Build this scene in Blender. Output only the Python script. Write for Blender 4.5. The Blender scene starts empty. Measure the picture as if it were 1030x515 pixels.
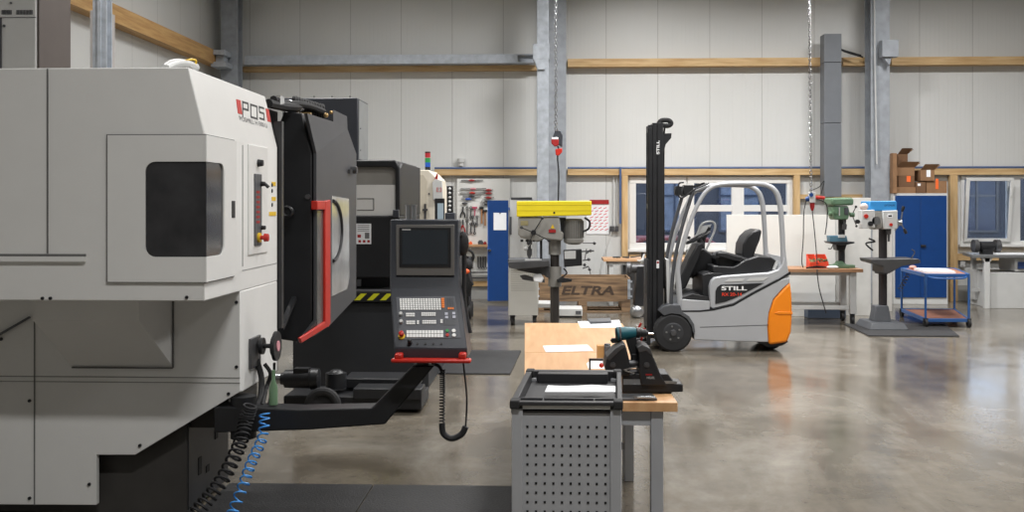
import bpy, bmesh, math, random
from mathutils import Vector, Matrix
random.seed(7)
C = bpy.context.scene.collection
sc = bpy.context.scene
PI = math.pi
H = 1.75; FPX = 1000.0; CX = 515.0; Y0P = 206.0; TH = math.radians(2.2)
ct, st = math.cos(TH), math.sin(TH)

# ------------------------------------------------------------ measuring helpers (a sighting line from the eye to a plane)
def _dir(px, py):
    t = (px - CX) / FPX; v = (Y0P - py) / FPX
    return Vector((t * ct - st, t * st + ct, v))
def Q(px, py, Y):
    d = _dir(px, py); k = Y / d.y; return Vector((d.x * k, Y, H + d.z * k))
def QX(px, py, X):
    d = _dir(px, py); k = X / d.x; return Vector((X, d.y * k, H + d.z * k))
def QZ(px, py, Z=0.0):
    d = _dir(px, py); k = (Z - H) / d.z; return Vector((d.x * k, d.y * k, Z))

# ------------------------------------------------------------ materials
MATS = {}
def mat(name, col, rough=0.5, metal=0.0, var=0.06, scale=6.0, bump=0.0, emit=0.0, coat=0.0, spec=0.5, alpha=None):
    if name in MATS: return MATS[name]
    m = bpy.data.materials.new(name); m.use_nodes = True
    nt = m.node_tree; b = nt.nodes['Principled BSDF']
    tc = nt.nodes.new('ShaderNodeTexCoord'); n = nt.nodes.new('ShaderNodeTexNoise')
    n.inputs['Scale'].default_value = scale; n.inputs['Detail'].default_value = 4
    nt.links.new(tc.outputs['Object'], n.inputs['Vector'])
    r = nt.nodes.new('ShaderNodeValToRGB')
    r.color_ramp.elements[0].position = 0.3; r.color_ramp.elements[1].position = 0.7
    a = tuple(max(0, c * (1 - var)) for c in col); z = tuple(min(1, c * (1 + var)) for c in col)
    r.color_ramp.elements[0].color = (*a, 1); r.color_ramp.elements[1].color = (*z, 1)
    nt.links.new(n.outputs['Fac'], r.inputs['Fac']); nt.links.new(r.outputs['Color'], b.inputs['Base Color'])
    b.inputs['Roughness'].default_value = rough; b.inputs['Metallic'].default_value = metal
    b.inputs['Specular IOR Level'].default_value = spec
    if coat: b.inputs['Coat Weight'].default_value = coat; b.inputs['Coat Roughness'].default_value = 0.1
    if emit:
        b.inputs['Emission Color'].default_value = (*col, 1); b.inputs['Emission Strength'].default_value = emit
    if bump:
        bn = nt.nodes.new('ShaderNodeBump'); bn.inputs['Strength'].default_value = bump; bn.inputs['Distance'].default_value = 0.01
        n2 = nt.nodes.new('ShaderNodeTexNoise'); n2.inputs['Scale'].default_value = scale * 8
        nt.links.new(tc.outputs['Object'], n2.inputs['Vector'])
        nt.links.new(n2.outputs['Fac'], bn.inputs['Height']); nt.links.new(bn.outputs['Normal'], b.inputs['Normal'])
    MATS[name] = m; return m

def srgb(r, g, b):
    f = lambda c: (c / 255 / 12.92) if c / 255 <= 0.04045 else ((c / 255 + 0.055) / 1.055) ** 2.4
    return (f(r), f(g), f(b))

def glass(name, tint=(0.8, 0.9, 1.0), rough=0.0, op=0.12):
    m = bpy.data.materials.new(name); m.use_nodes = True; nt = m.node_tree; nt.nodes.clear()
    o = nt.nodes.new('ShaderNodeOutputMaterial'); mx = nt.nodes.new('ShaderNodeMixShader')
    t = nt.nodes.new('ShaderNodeBsdfTransparent'); t.inputs[0].default_value = (*tint, 1)
    g = nt.nodes.new('ShaderNodeBsdfGlossy'); g.inputs['Roughness'].default_value = rough
    fr = nt.nodes.new('ShaderNodeFresnel'); fr.inputs[0].default_value = 1.5
    ad = nt.nodes.new('ShaderNodeMath'); ad.operation = 'ADD'; ad.inputs[1].default_value = op; ad.use_clamp = True
    nt.links.new(fr.outputs[0], ad.inputs[0]); nt.links.new(ad.outputs[0], mx.inputs[0])
    nt.links.new(t.outputs[0], mx.inputs[1]); nt.links.new(g.outputs[0], mx.inputs[2]); nt.links.new(mx.outputs[0], o.inputs[0])
    MATS[name] = m; return m

def wood(name, c1, c2, rough=0.5, axis='X', sc_=1.0):
    m = bpy.data.materials.new(name); m.use_nodes = True; nt = m.node_tree; b = nt.nodes['Principled BSDF']
    tc = nt.nodes.new('ShaderNodeTexCoord'); mp = nt.nodes.new('ShaderNodeMapping')
    s = {'X': (1.2, 14, 14), 'Y': (14, 1.2, 14), 'Z': (14, 14, 1.2)}[axis]
    mp.inputs['Scale'].default_value = tuple(v * sc_ for v in s)
    n = nt.nodes.new('ShaderNodeTexNoise'); n.inputs['Scale'].default_value = 2.5; n.inputs['Detail'].default_value = 6
    r = nt.nodes.new('ShaderNodeValToRGB'); r.color_ramp.elements[0].position = .35; r.color_ramp.elements[1].position = .65
    r.color_ramp.elements[0].color = (*c1, 1); r.color_ramp.elements[1].color = (*c2, 1)
    nt.links.new(tc.outputs['Object'], mp.inputs[0]); nt.links.new(mp.outputs[0], n.inputs['Vector'])
    nt.links.new(n.outputs['Fac'], r.inputs[0]); nt.links.new(r.outputs[0], b.inputs['Base Color'])
    b.inputs['Roughness'].default_value = rough
    MATS[name] = m; return m

white_pl = mat('white powder coat', srgb(226, 226, 224), 0.42, var=0.015)
grey_pl = white_pl
cream_pl = mat('cream coat', srgb(224, 216, 200), 0.45, var=0.02)
black_pl = mat('black coat', srgb(31, 32, 35), 0.45, var=0.15)
anth = mat('anthracite coat', srgb(82, 84, 88), 0.42, var=0.04)
anth_d = mat('dark slate coat', srgb(58, 61, 68), 0.4, var=0.05)
rubber = mat('rubber', srgb(34, 34, 36), 0.75, var=0.2, bump=0.2)
red_pl = mat('red coat', srgb(192, 42, 30), 0.4, var=0.05)
red_dk = mat('dark red', srgb(160, 28, 30), 0.5)
orange_pl = mat('orange coat', srgb(244, 138, 20), 0.4, var=0.03)
silver_pl = mat('silver paint', srgb(186, 188, 192), 0.38, 0.25, var=0.02)
steel = mat('brushed steel', srgb(170, 172, 175), 0.3, 0.9, var=0.08)
dsteel = mat('dark steel', srgb(88, 88, 90), 0.45, 0.5, var=0.12)
chrome = mat('chrome', srgb(215, 215, 218), 0.15, 1.0, var=0.02)
galv = mat('galvanized steel', srgb(176, 182, 190), 0.5, 0.35, var=0.16, scale=9)
galv_d = mat('weathered galvanized steel', srgb(156, 161, 168), 0.55, 0.25, var=0.14, scale=7)
yellow_pl = mat('yellow coat', srgb(250, 228, 40), 0.45, var=0.03)
blue_pl = mat('blue locker coat', srgb(4, 58, 120), 0.45, var=0.05)
blue_br = mat('bright blue coat', srgb(60, 150, 220), 0.4)
blue_tr = mat('trolley blue', srgb(48, 94, 156), 0.45)
green_pl = mat('machine green', srgb(96, 126, 98), 0.5, var=0.12)
mgrey = mat('machine grey', srgb(150, 148, 143), 0.5, 0.1, var=0.08)
cgrey = mat('cart grey', srgb(160, 162, 166), 0.45, 0.05, var=0.04)
lgrey = mat('light grey coat', srgb(200, 201, 200), 0.5, var=0.03)
paper = mat('paper', srgb(240, 242, 245), 0.8, var=0.02)
teal = mat('teal tool body', srgb(20, 92, 104), 0.45)
screen = mat('screen', srgb(48, 54, 60), 0.25, var=0.03)
holeb = mat('hole black', srgb(14, 14, 15), 0.8)
brownm = mat('brown grey cabinet', srgb(92, 84, 80), 0.5, var=0.04)
cardb = mat('cardboard', srgb(140, 106, 76), 0.85, var=0.12)
orange_tape = mat('orange tape', srgb(245, 110, 50), 0.6)
yel_haz = mat('hazard yellow', srgb(225, 225, 40), 0.5)
blue_cable = mat('blue hose', srgb(70, 150, 225), 0.35)
pipe_bl = mat('blue pipe', srgb(74, 96, 138), 0.45)
matgrey = mat('floor mat rubber', srgb(46, 46, 48), 0.8, var=0.15, bump=0.5, scale=12)
matdark = mat('anti fatigue rubber', srgb(24, 24, 26), 0.65, var=0.25, bump=0.4, scale=10)
board_w = mat('white board', srgb(226, 226, 222), 0.5, var=0.015)
key_w = mat('white keys', srgb(238, 238, 236), 0.5)
key_o = mat('orange keys', srgb(240, 130, 50), 0.5)
green_k = mat('green lamp', srgb(50, 150, 80), 0.4)
blue_k = mat('blue lamp', srgb(40, 90, 190), 0.4)
text_k = mat('black lettering', srgb(35, 35, 38), 0.5)
text_w = mat('white lettering', srgb(240, 240, 240), 0.5)
text_g = mat('grey lettering', srgb(110, 110, 112), 0.5)
text_r = mat('red lettering', srgb(225, 60, 35), 0.5)
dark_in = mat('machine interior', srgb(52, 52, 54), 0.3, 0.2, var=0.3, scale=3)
tan_w = mat('tan block', srgb(200, 150, 90), 0.7)
bluegrey = mat('outdoor facade', srgb(60, 66, 78), 0.8, var=0.06)
outpane = mat('facade window pane', srgb(104, 118, 140), 0.1, var=0.2)
asphalt = mat('asphalt', srgb(60, 62, 66), 0.9)
yellow_lab = mat('yellow sticker', srgb(230, 190, 40), 0.5)
green_bt = mat('green bottle', srgb(110, 140, 110), 0.3)
beech = wood('beech top', srgb(192, 146, 102), srgb(208, 166, 122), 0.45, 'Y', .5)
beechX = wood('bench plank top', srgb(190, 146, 106), srgb(212, 170, 130), 0.45, 'X', .5)
pine = wood('pine rail', srgb(186, 150, 102), srgb(212, 182, 136), 0.6, 'X', .6)
pineZ = wood('pine post', srgb(186, 150, 102), srgb(212, 182, 136), 0.6, 'Z', .6)
pineY = wood('pine side beam', srgb(176, 134, 84), srgb(200, 162, 108), 0.6, 'Y', .6)
oldwood = wood('weathered pallet wood', srgb(100, 80, 62), srgb(150, 122, 92), 0.75, 'X', .8)
ply = wood('red brown ply', srgb(150, 100, 80), srgb(172, 122, 98), 0.6, 'X', .5)
win_glass = glass('window glass', (0.9, 0.93, 0.96), 0.0, 0.02)
mach_glass = glass('smoked glass', (0.22, 0.23, 0.25), 0.03, 0.05)
clear_pl = glass('clear acrylic', (0.86, 0.88, 0.9), 0.1, 0.18)

# ------------------------------------------------------------ mesh builder
class MB:
    def __init__(s): s.v = []; s.f = []; s.m = []
    def add(s, vs, fs, mi=0):
        o = len(s.v); s.v += [Vector(v) for v in vs]; s.f += [tuple(i + o for i in f) for f in fs]; s.m += [mi] * len(fs); return s
    def box(s, x0, x1, y0, y1, z0, z1, mi=0):
        v = [(x, y, z) for x in (x0, x1) for y in (y0, y1) for z in (z0, z1)]
        return s.add(v, [(0, 1, 3, 2), (4, 6, 7, 5), (0, 4, 5, 1), (2, 3, 7, 6), (0, 2, 6, 4), (1, 5, 7, 3)], mi)
    def prism(s, pts, vec, mi=0):
        pts = [Vector(p) for p in pts]; n = len(pts); vec = Vector(vec)
        return s.add(pts + [p + vec for p in pts], [tuple(range(n)), tuple(reversed(range(n, 2 * n)))] + [(i, (i + 1) % n, (i + 1) % n + n, i + n) for i in range(n)], mi)
    def pp(s, pts, Y0, Y1, mi=0):
        return s.prism([Q(a, b, Y0) for a, b in pts], (0, Y1 - Y0, 0), mi)
    def pb(s, a, b, c, d, Y0, Y1, mi=0):       # sighted rectangle a..b across, c..d down
        m = (a + b) / 2; x0 = Q(a, c, Y0).x; x1 = Q(b, c, Y0).x; z1 = Q(m, c, Y0).z; z0 = Q(m, d, Y0).z
        return s.box(x0, x1, Y0, Y1, z0, z1, mi)
    def cyl(s, a, b, r, r2=None, n=16, mi=0):
        return s.rev(a, b, [(0, r), (1, r if r2 is None else r2)], n, mi)
    def rev(s, a, b, prof, n=16, mi=0):        # profile (fraction along a-b, radius)
        a = Vector(a); b = Vector(b); d = (b - a); u = d.normalized().orthogonal().normalized(); w = d.normalized().cross(u)
        vs = []; fs = []
        for t, r in prof:
            for i in range(n):
                an = 2 * PI * i / n; vs.append(a + d * t + (u * math.cos(an) + w * math.sin(an)) * max(r, 1e-4))
        k = len(prof)
        for j in range(k - 1):
            for i in range(n): fs.append((j * n + i, j * n + (i + 1) % n, (j + 1) * n + (i + 1) % n, (j + 1) * n + i))
        fs.append(tuple(reversed(range(n)))); fs.append(tuple(range((k - 1) * n, k * n)))
        return s.add(vs, fs, mi)
    def tube(s, path, r, n=8, mi=0, closed=False):
        P = [Vector(p) for p in path]; vs = []; fs = []; u = None; L = len(P)
        rr = r if isinstance(r, (list, tuple)) else [r] * L
        for i, p in enumerate(P):
            t = (P[min(i + 1, L - 1)] - P[max(i - 1, 0)]).normalized()
            if u is None: u = t.orthogonal().normalized()
            u = (u - t * u.dot(t)).normalized(); w = t.cross(u)
            for k in range(n):
                an = 2 * PI * k / n; vs.append(p + (u * math.cos(an) + w * math.sin(an)) * rr[i])
        for j in range(L - 1):
            for i in range(n): fs.append((j * n + i, j * n + (i + 1) % n, (j + 1) * n + (i + 1) % n, (j + 1) * n + i))
        fs.append(tuple(reversed(range(n)))); fs.append(tuple(range((L - 1) * n, L * n)))
        return s.add(vs, fs, mi)
    def bar(s, a, b, w, h, mi=0):              # rectangular bar from a to b
        a = Vector(a); b = Vector(b); d = (b - a).normalized()
        up = Vector((0, 0, 1)) if abs(d.z) < 0.9 else Vector((0, 1, 0))
        u = d.cross(up).normalized(); v = u.cross(d).normalized()
        pts = [a + u * (w / 2 * i) + v * (h / 2 * j) for i, j in ((-1, -1), (1, -1), (1, 1), (-1, 1))]
        return s.prism(pts, b - a, mi)
    def sph(s, c, r, sx=1, sy=1, sz=1, n=14, mi=0):
        c = Vector(c); vs = []; fs = []; k = n // 2
        for j in range(k + 1):
            ph = PI * j / k
            for i in range(n):
                an = 2 * PI * i / n; q = max(math.sin(ph), 1e-3)
                vs.append(c + Vector((math.cos(an) * q * r * sx, math.sin(an) * q * r * sy, math.cos(ph) * r * sz)))
        for j in range(k):
            for i in range(n): fs.append((j * n + i, j * n + (i + 1) % n, (j + 1) * n + (i + 1) % n, (j + 1) * n + i))
        fs.append(tuple(range(n))); fs.append(tuple(reversed(range(k * n, (k + 1) * n))))
        return s.add(vs, fs, mi)
    def torus(s, c, ax, R, r, n=28, k=8, mi=0):
        c = Vector(c); ax = Vector(ax).normalized(); u = ax.orthogonal().normalized(); w = ax.cross(u); vs = []; fs = []
        for i in range(n):
            a = 2 * PI * i / n; d = u * math.cos(a) + w * math.sin(a)
            for j in range(k):
                b = 2 * PI * j / k; vs.append(c + d * (R + r * math.cos(b)) + ax * (r * math.sin(b)))
        for i in range(n):
            for j in range(k): fs.append((i * k + j, ((i + 1) % n) * k + j, ((i + 1) % n) * k + (j + 1) % k, i * k + (j + 1) % k))
        return s.add(vs, fs, mi)
    def coil(s, path, R, r, turns, n=6, per=14):
        P = [Vector(p) for p in path]; tot = turns * per; L = len(P) - 1; pts = []
        for i in range(tot + 1):
            f = i / tot * L; j = min(int(f), L - 1); p = P[j].lerp(P[j + 1], f - j)
            t = (P[j + 1] - P[j]).normalized(); u = t.cross(Vector((0, 1, 0))).normalized(); w = t.cross(u)
            a = 2 * PI * i / per; pts.append(p + (u * math.cos(a) + w * math.sin(a)) * R)
        return s.tube(pts, r, n)

def smooth(path, k=6):
    P = [Vector(p) for p in path]; out = []
    for i in range(len(P) - 1):
        p0 = P[max(i - 1, 0)]; p1 = P[i]; p2 = P[i + 1]; p3 = P[min(i + 2, len(P) - 1)]
        for j in range(k):
            t = j / k
            out.append(0.5 * ((2 * p1) + (p2 - p0) * t + (2 * p0 - 5 * p1 + 4 * p2 - p3) * t * t + (-p0 + 3 * p1 - 3 * p2 + p3) * t ** 3))
    out.append(P[-1]); return out

def rootloc(p):
    v = Vector((0, 0, 0))
    while p is not None: v += p.location; p = p.parent
    return v
KEEP = {'perforation', 'panel_seam', 'sticker_print', 'vent', 'red_mark', 'marking', 'contents', 'tread', 'fin', 'hazard_stripe', 'door_gap', 'side_seam', 'hatch_line', 'cover_crease', 'roof_bars', 'edge_strip', 'chute_edge', 'deck', 'print'}
def clusters(mb, tol):
    n = len(mb.v); par = list(range(n))
    def find(i):
        while par[i] != i: par[i] = par[par[i]]; i = par[i]
        return i
    for f in mb.f:
        for k in f[1:]: par[find(k)] = find(f[0])
    isl = {}
    for i in range(n): isl.setdefault(find(i), []).append(i)
    if len(isl) < 2 or len(isl) > 400: return None
    L = list(isl.values()); B = []
    for g in L:
        B.append([min(mb.v[i][a] for i in g) - tol for a in range(3)] + [max(mb.v[i][a] for i in g) + tol for a in range(3)])
    p2 = list(range(len(L)))
    def f2(i):
        while p2[i] != i: p2[i] = p2[p2[i]]; i = p2[i]
        return i
    for i in range(len(L)):
        for j in range(i):
            a, b = B[i], B[j]
            if all(a[k] <= b[k + 3] and b[k] <= a[k + 3] for k in range(3)): p2[f2(i)] = f2(j)
    out = {}
    for i, g in enumerate(L): out.setdefault(f2(i), []).extend(g)
    return list(out.values()) if len(out) > 1 else None
def obj(name, mb, m, parent=None, bev=0, loc=None, label=None, kind=None, flat=False):
    if parent is not None and name not in KEEP and 'lettering' not in name and name != 'stencil':
        cl = clusters(mb, .004 if name == 'key_block' else .002)
        if cl and len(cl) <= 40:
            first = None
            for g in cl:
                gs = set(g); idx = {o_: n_ for n_, o_ in enumerate(sorted(gs))}; q = MB(); q.v = [mb.v[i] for i in sorted(gs)]
                for f, mi in zip(mb.f, mb.m):
                    if f[0] in gs: q.f.append(tuple(idx[i] for i in f)); q.m.append(mi)
                o = obj_(name, q, m, parent, bev, loc, label, kind, flat); first = first or o
            return first
    return obj_(name, mb, m, parent, bev, loc, label, kind, flat)
def obj_(name, mb, m, parent=None, bev=0, loc=None, label=None, kind=None, flat=False):
    me = bpy.data.meshes.new(name); base = rootloc(parent)
    if parent is None and kind is None:
        if loc is None:
            xs = [v.x for v in mb.v]; ys = [v.y for v in mb.v]; zs = [v.z for v in mb.v]
            loc = Vector(((min(xs) + max(xs)) / 2, (min(ys) + max(ys)) / 2, min(zs)))
    off = Vector(loc) if (loc is not None and parent is None) else Vector((0, 0, 0))
    me.from_pydata([v - base - off for v in mb.v], [], mb.f)
    b = bmesh.new(); b.from_mesh(me); bmesh.ops.recalc_face_normals(b, faces=b.faces); b.to_mesh(me); b.free()
    for mm in (m if isinstance(m, (list, tuple)) else [m]): me.materials.append(mm)
    for p, i in zip(me.polygons, mb.m): p.material_index = i; p.use_smooth = not flat
    if not flat: me.set_sharp_from_angle(angle=math.radians(35))
    o = bpy.data.objects.new(name, me); C.objects.link(o); o.location = off
    if parent is not None: o.parent = parent
    if bev:
        md = o.modifiers.new('bevel', 'BEVEL'); md.width = bev; md.segments = 2; md.limit_method = 'ANGLE'; md.angle_limit = math.radians(40)
    if label: o['label'] = label
    if kind: o['kind'] = kind
    return o
def tag(o, label, cat, group=None):
    o['label'] = label; o['category'] = cat
    if group: o['group'] = group
    return o
def thing(name, label, cat, loc, group=None):
    o = bpy.data.objects.new(name, None); C.objects.link(o); o.location = loc; o.empty_display_size = 0.1
    return tag(o, label, cat, group)
def struct(name, mb, m, bev=0, parent=None): return obj(name, mb, m, parent, bev, kind='structure')
def one(name, mb, m, label, cat, group=None, bev=0): return tag(obj(name, mb, m, None, bev), label, cat, group)
def dup(root, loc, label, group=None):
    r = root.copy(); C.objects.link(r); r.location = loc; r['label'] = label
    if group: r['group'] = group
    for ch in list(root.children):
        c = ch.copy(); C.objects.link(c); c.parent = r
        for g in list(ch.children):
            d = g.copy(); C.objects.link(d); d.parent = c
    return r
def text(name, s, org, right, up, size, m, parent, ext=0.0008, sx=1.0, shear=0.0, bold=0.0, width=None):
    cu = bpy.data.curves.new(name + '_c', 'FONT'); cu.body = s; cu.size = 1; cu.extrude = 0; cu.shear = shear; cu.offset = bold
    t = bpy.data.objects.new(name + '_t', cu); C.objects.link(t)
    me = bpy.data.meshes.new_from_object(t.evaluated_get(bpy.context.evaluated_depsgraph_get()))
    right = Vector(right).normalized(); up = Vector(up).normalized(); nrm = right.cross(up); base = rootloc(parent); org = Vector(org)
    me.name = name; mb = MB()
    if width: sx = width / ((max(v.co.x for v in me.vertices) - min(v.co.x for v in me.vertices)) * size / 0.7)
    # cap height of the built-in font is about 0.7 of the size
    pts = [org + right * (v.co.x * size / 0.7 * sx) + up * (v.co.y * size / 0.7) + nrm * ext for v in me.vertices]
    mb.v = pts; mb.f = [tuple(p.vertices) for p in me.polygons]; mb.m = [0] * len(mb.f)
    bpy.data.objects.remove(t); bpy.data.curves.remove(cu); bpy.data.meshes.remove(me)
    return obj(name, mb, m, parent, flat=True)

# ================================================================= THE ROOM
WY = 18.5; LX = -6.2; RX = 15.0; ZT = 7.6; YB = -8.0
# floor material
fm = bpy.data.materials.new('polished concrete'); fm.use_nodes = True; nt = fm.node_tree; b = nt.nodes['Principled BSDF']
tc = nt.nodes.new('ShaderNodeTexCoord'); mp = nt.nodes.new('ShaderNodeMapping'); mp.inputs['Rotation'].default_value = (0, 0, 0.7); mp.inputs['Scale'].default_value = (1, 0.45, 1)
n1 = nt.nodes.new('ShaderNodeTexNoise'); n1.inputs['Scale'].default_value = 0.9; n1.inputs['Detail'].default_value = 7; n1.inputs['Roughness'].default_value = 0.62; n1.inputs['Distortion'].default_value = 0.8
n2 = nt.nodes.new('ShaderNodeTexNoise'); n2.inputs['Scale'].default_value = 3.2; n2.inputs['Detail'].default_value = 8; n2.inputs['Roughness'].default_value = 0.7
r1 = nt.nodes.new('ShaderNodeValToRGB'); r1.color_ramp.elements[0].position = .32; r1.color_ramp.elements[1].position = .7
r1.color_ramp.elements[0].color = (*srgb(86, 79, 69), 1); r1.color_ramp.elements[1].color = (*srgb(138, 133, 124), 1)
e = r1.color_ramp.elements.new(.5); e.color = (*srgb(110, 103, 92), 1)
mx = nt.nodes.new('ShaderNodeMix'); mx.data_type = 'RGBA'; mx.blend_type = 'OVERLAY'; mx.inputs[0].default_value = 0.5
r2 = nt.nodes.new('ShaderNodeValToRGB'); r2.color_ramp.elements[0].color = (.33, .33, .33, 1); r2.color_ramp.elements[1].color = (.68, .68, .68, 1); r2.color_ramp.elements[0].position = .35; r2.color_ramp.elements[1].position = .65
nt.links.new(tc.outputs['Object'], mp.inputs[0]); nt.links.new(mp.outputs[0], n1.inputs['Vector']); nt.links.new(tc.outputs['Object'], n2.inputs['Vector'])
nt.links.new(n1.outputs['Fac'], r1.inputs[0]); nt.links.new(n2.outputs['Fac'], r2.inputs[0])
nt.links.new(r1.outputs[0], mx.inputs[6]); nt.links.new(r2.outputs[0], mx.inputs[7]); nt.links.new(mx.outputs[2], b.inputs['Base Color'])
mr = nt.nodes.new('ShaderNodeMapRange'); mr.inputs['To Min'].default_value = 0.1; mr.inputs['To Max'].default_value = 0.24; mr.inputs['From Min'].default_value = .3; mr.inputs['From Max'].default_value = .7
nt.links.new(n1.outputs['Fac'], mr.inputs['Value']); nt.links.new(mr.outputs[0], b.inputs['Roughness'])
b.inputs['Specular IOR Level'].default_value = 0.6
bn = nt.nodes.new('ShaderNodeBump'); bn.inputs['Strength'].default_value = 0.05; bn.inputs['Distance'].default_value = 0.02
nt.links.new(n2.outputs['Fac'], bn.inputs['Height']); nt.links.new(bn.outputs['Normal'], b.inputs['Normal'])

# sandwich-panel material: vertical joints every 0.95 m, fine ribs
def panel_mat(name, ax, off):
    m = bpy.data.materials.new(name); m.use_nodes = True; nt = m.node_tree; b = nt.nodes['Principled BSDF']
    tc = nt.nodes.new('ShaderNodeTexCoord'); sp = nt.nodes.new('ShaderNodeSeparateXYZ'); nt.links.new(tc.outputs['Object'], sp.inputs[0])
    def math_(op, a, bval=None):
        n = nt.nodes.new('ShaderNodeMath'); n.operation = op
        if hasattr(a, 'is_linked') or not isinstance(a, (int, float)): nt.links.new(a, n.inputs[0])
        else: n.inputs[0].default_value = a
        if bval is not None: n.inputs[1].default_value = bval
        return n.outputs[0]
    a = math_('ADD', sp.outputs[ax], off + 95.0)
    fr = math_('FRACT', math_('DIVIDE', a, 0.955))
    joint = math_('LESS_THAN', fr, 0.011)
    rib = math_('FRACT', math_('DIVIDE', a, 0.0796)); ribl = math_('LESS_THAN', rib, 0.22)
    n = nt.nodes.new('ShaderNodeTexNoise'); n.inputs['Scale'].default_value = 0.8; nt.links.new(tc.outputs['Object'], n.inputs['Vector'])
    cr = nt.nodes.new('ShaderNodeValToRGB'); cr.color_ramp.elements[0].color = (*srgb(208, 209, 207), 1); cr.color_ramp.elements[1].color = (*srgb(217, 218, 217), 1)
    nt.links.new(n.outputs['Fac'], cr.inputs[0])
    mx = nt.nodes.new('ShaderNodeMix'); mx.data_type = 'RGBA'; mx.inputs[7].default_value = (*srgb(176, 176, 174), 1)
    nt.links.new(joint, mx.inputs[0]); nt.links.new(cr.outputs[0], mx.inputs[6]); nt.links.new(mx.outputs[2], b.inputs['Base Color'])
    ad = nt.nodes.new('ShaderNodeMath'); ad.operation = 'MULTIPLY_ADD'; nt.links.new(joint, ad.inputs[0]); ad.inputs[1].default_value = -3; nt.links.new(ribl, ad.inputs[2])
    bp = nt.nodes.new('ShaderNodeBump'); bp.inputs['Strength'].default_value = 0.6; bp.inputs['Distance'].default_value = 0.0022
    nt.links.new(ad.outputs[0], bp.inputs['Height']); nt.links.new(bp.outputs['Normal'], b.inputs['Normal'])
    b.inputs['Roughness'].default_value = 0.38
    return m
seam = Q(479, 40, WY).x
wall_m = panel_mat('white sandwich panel', 0, -seam % 0.955)
wall_s = panel_mat('white sandwich panel side', 1, 0.3)
ceil_m = mat('ceiling sheet', srgb(175, 176, 176), 0.7)

mb = MB(); mb.box(LX - .3, RX + .3, YB - .3, WY + .15, -0.2, 0); struct('floor', mb, fm)
mb = MB(); mb.box(LX - .3, RX + .3, YB - .3, WY + .3, ZT, ZT + .2); struct('ceiling', mb, ceil_m)
# window openings (x0,x1,z0,z1)
def opening(a, b_, c, d):
    return (Q(a, c, WY).x, Q(b_, c, WY).x, Q((a + b_) / 2, d, WY).z, Q((a + b_) / 2, c, WY).z)
op1 = opening(633, 690, 178, 251); op2 = opening(691.5, 798, 178, 251); op3 = opening(966, 1065, 176, 246)
ops = [op1, op2, op3]
z0 = min(o[2] for o in ops); z1 = max(o[3] for o in ops)
mb = MB(); T = 0.16
mb.box(LX - .3, RX + .3, WY, WY + T, 0, z0); mb.box(LX - .3, RX + .3, WY, WY + T, z1, ZT)
xs = [LX - .3] + [v for o in ops for v in (o[0], o[1])] + [RX + .3]
for i in range(0, len(xs), 2): mb.box(xs[i], xs[i + 1], WY, WY + T, z0, z1)
for o in ops:
    if o[2] > z0 + .001: mb.box(o[0], o[1], WY, WY + T, z0, o[2])
    if o[3] < z1 - .001: mb.box(o[0], o[1], WY, WY + T, o[3], z1)
struct('wall_back', mb, wall_m)
mb = MB(); mb.box(LX - .16, LX, YB, WY, 0, ZT); struct('wall_left', mb, wall_s)
mb = MB(); mb.box(RX, RX + .16, YB, WY, 0, ZT); struct('wall_right', mb, wall_s)
mb = MB(); mb.box(LX - .16, RX + .16, YB - .16, YB, 0, ZT); struct('wall_front', mb, wall_m)
# concrete plinth at the foot of the wall
plinth = mat('grey plinth', srgb(165, 165, 162), 0.7)
mb = MB(); mb.box(LX + .01, RX - .01, WY - .03, WY - .002, 0, 0.28); struct('baseboard_back', mb, plinth)

# windows
def window(n, o, mull, transom=None):
    x0, x1, za, zb = o; e = MB(); w = .12 if n < 3 else .07; y0 = WY - .03; y1 = WY + .08
    e.box(x0, x1, y0, y1, za, za + w); e.box(x0, x1, y0, y1, zb - w, zb); e.box(x0, x0 + w, y0, y1, za + w, zb - w); e.box(x1 - w, x1, y0, y1, za + w, zb - w)
    for m_ in mull: e.box(m_ - .11, m_ + .11, y0, y1, za + w, zb - w)
    if transom: e.box(x0 + w, x1 - w, y0 + .002, y1 - .002, transom - .06, transom + .06)
    r = obj('window_%d' % n, e, white_pl, kind='structure', bev=.006)
    g = MB(); g.box(x0 + w - .01, x1 - w + .01, WY + .03, WY + .036, za + w - .01, zb - w + .01); obj('pane', g, win_glass, r)
    s = MB(); s.box(x0 - .05, x1 + .05, WY - .12, WY - .031, za - .04, za + .005); obj('window_sill', s, white_pl, r, .004)
    return r
window(1, op1, [])
window(2, op2, [Q(742, 200, WY).x], Q(742, 209.5, WY).z)
w3 = window(3, op3, [Q(1019.5, 200, WY).x])
# tilted inner sash of the right window with handle
a = Q(969, 179, WY - .06); c_ = Q(1016, 179, WY - .06); zb = Q(990, 243, WY - .03).z; e = MB()
xa, xb, zt = a.x, c_.x, a.z; tl = -.14
def sash(xp0, xp1, zp0, zp1, th=.05, mi=0):
    f = lambda z: WY - .035 + tl * (z - zb) / (zt - zb)
    pts = [(xp0, f(zp0), zp0), (xp1, f(zp0), zp0), (xp1, f(zp1), zp1), (xp0, f(zp1), zp1)]
    e.prism([Vector(p) for p in pts], (0, -th, 0), mi)
w_ = .06
sash(xa, xb, zb, zb + w_); sash(xa, xb, zt - w_, zt); sash(xa, xa + w_, zb + w_, zt - w_); sash(xb - w_, xb, zb + w_, zt - w_)
sa = obj('window_sash', e, white_pl, w3, .006, label='tilted open white window sash')
e = MB(); f_ = lambda z: WY - .06 + tl * (z - zb) / (zt - zb)
e.prism([Vector((xa + w_ - .01, f_(zb + w_), zb + w_)), Vector((xb - w_ + .01, f_(zb + w_), zb + w_)), Vector((xb - w_ + .01, f_(zt - w_), zt - w_)), Vector((xa + w_ - .01, f_(zt - w_), zt - w_))], (0, -.006, 0)); obj('pane', e, win_glass, sa)
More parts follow.
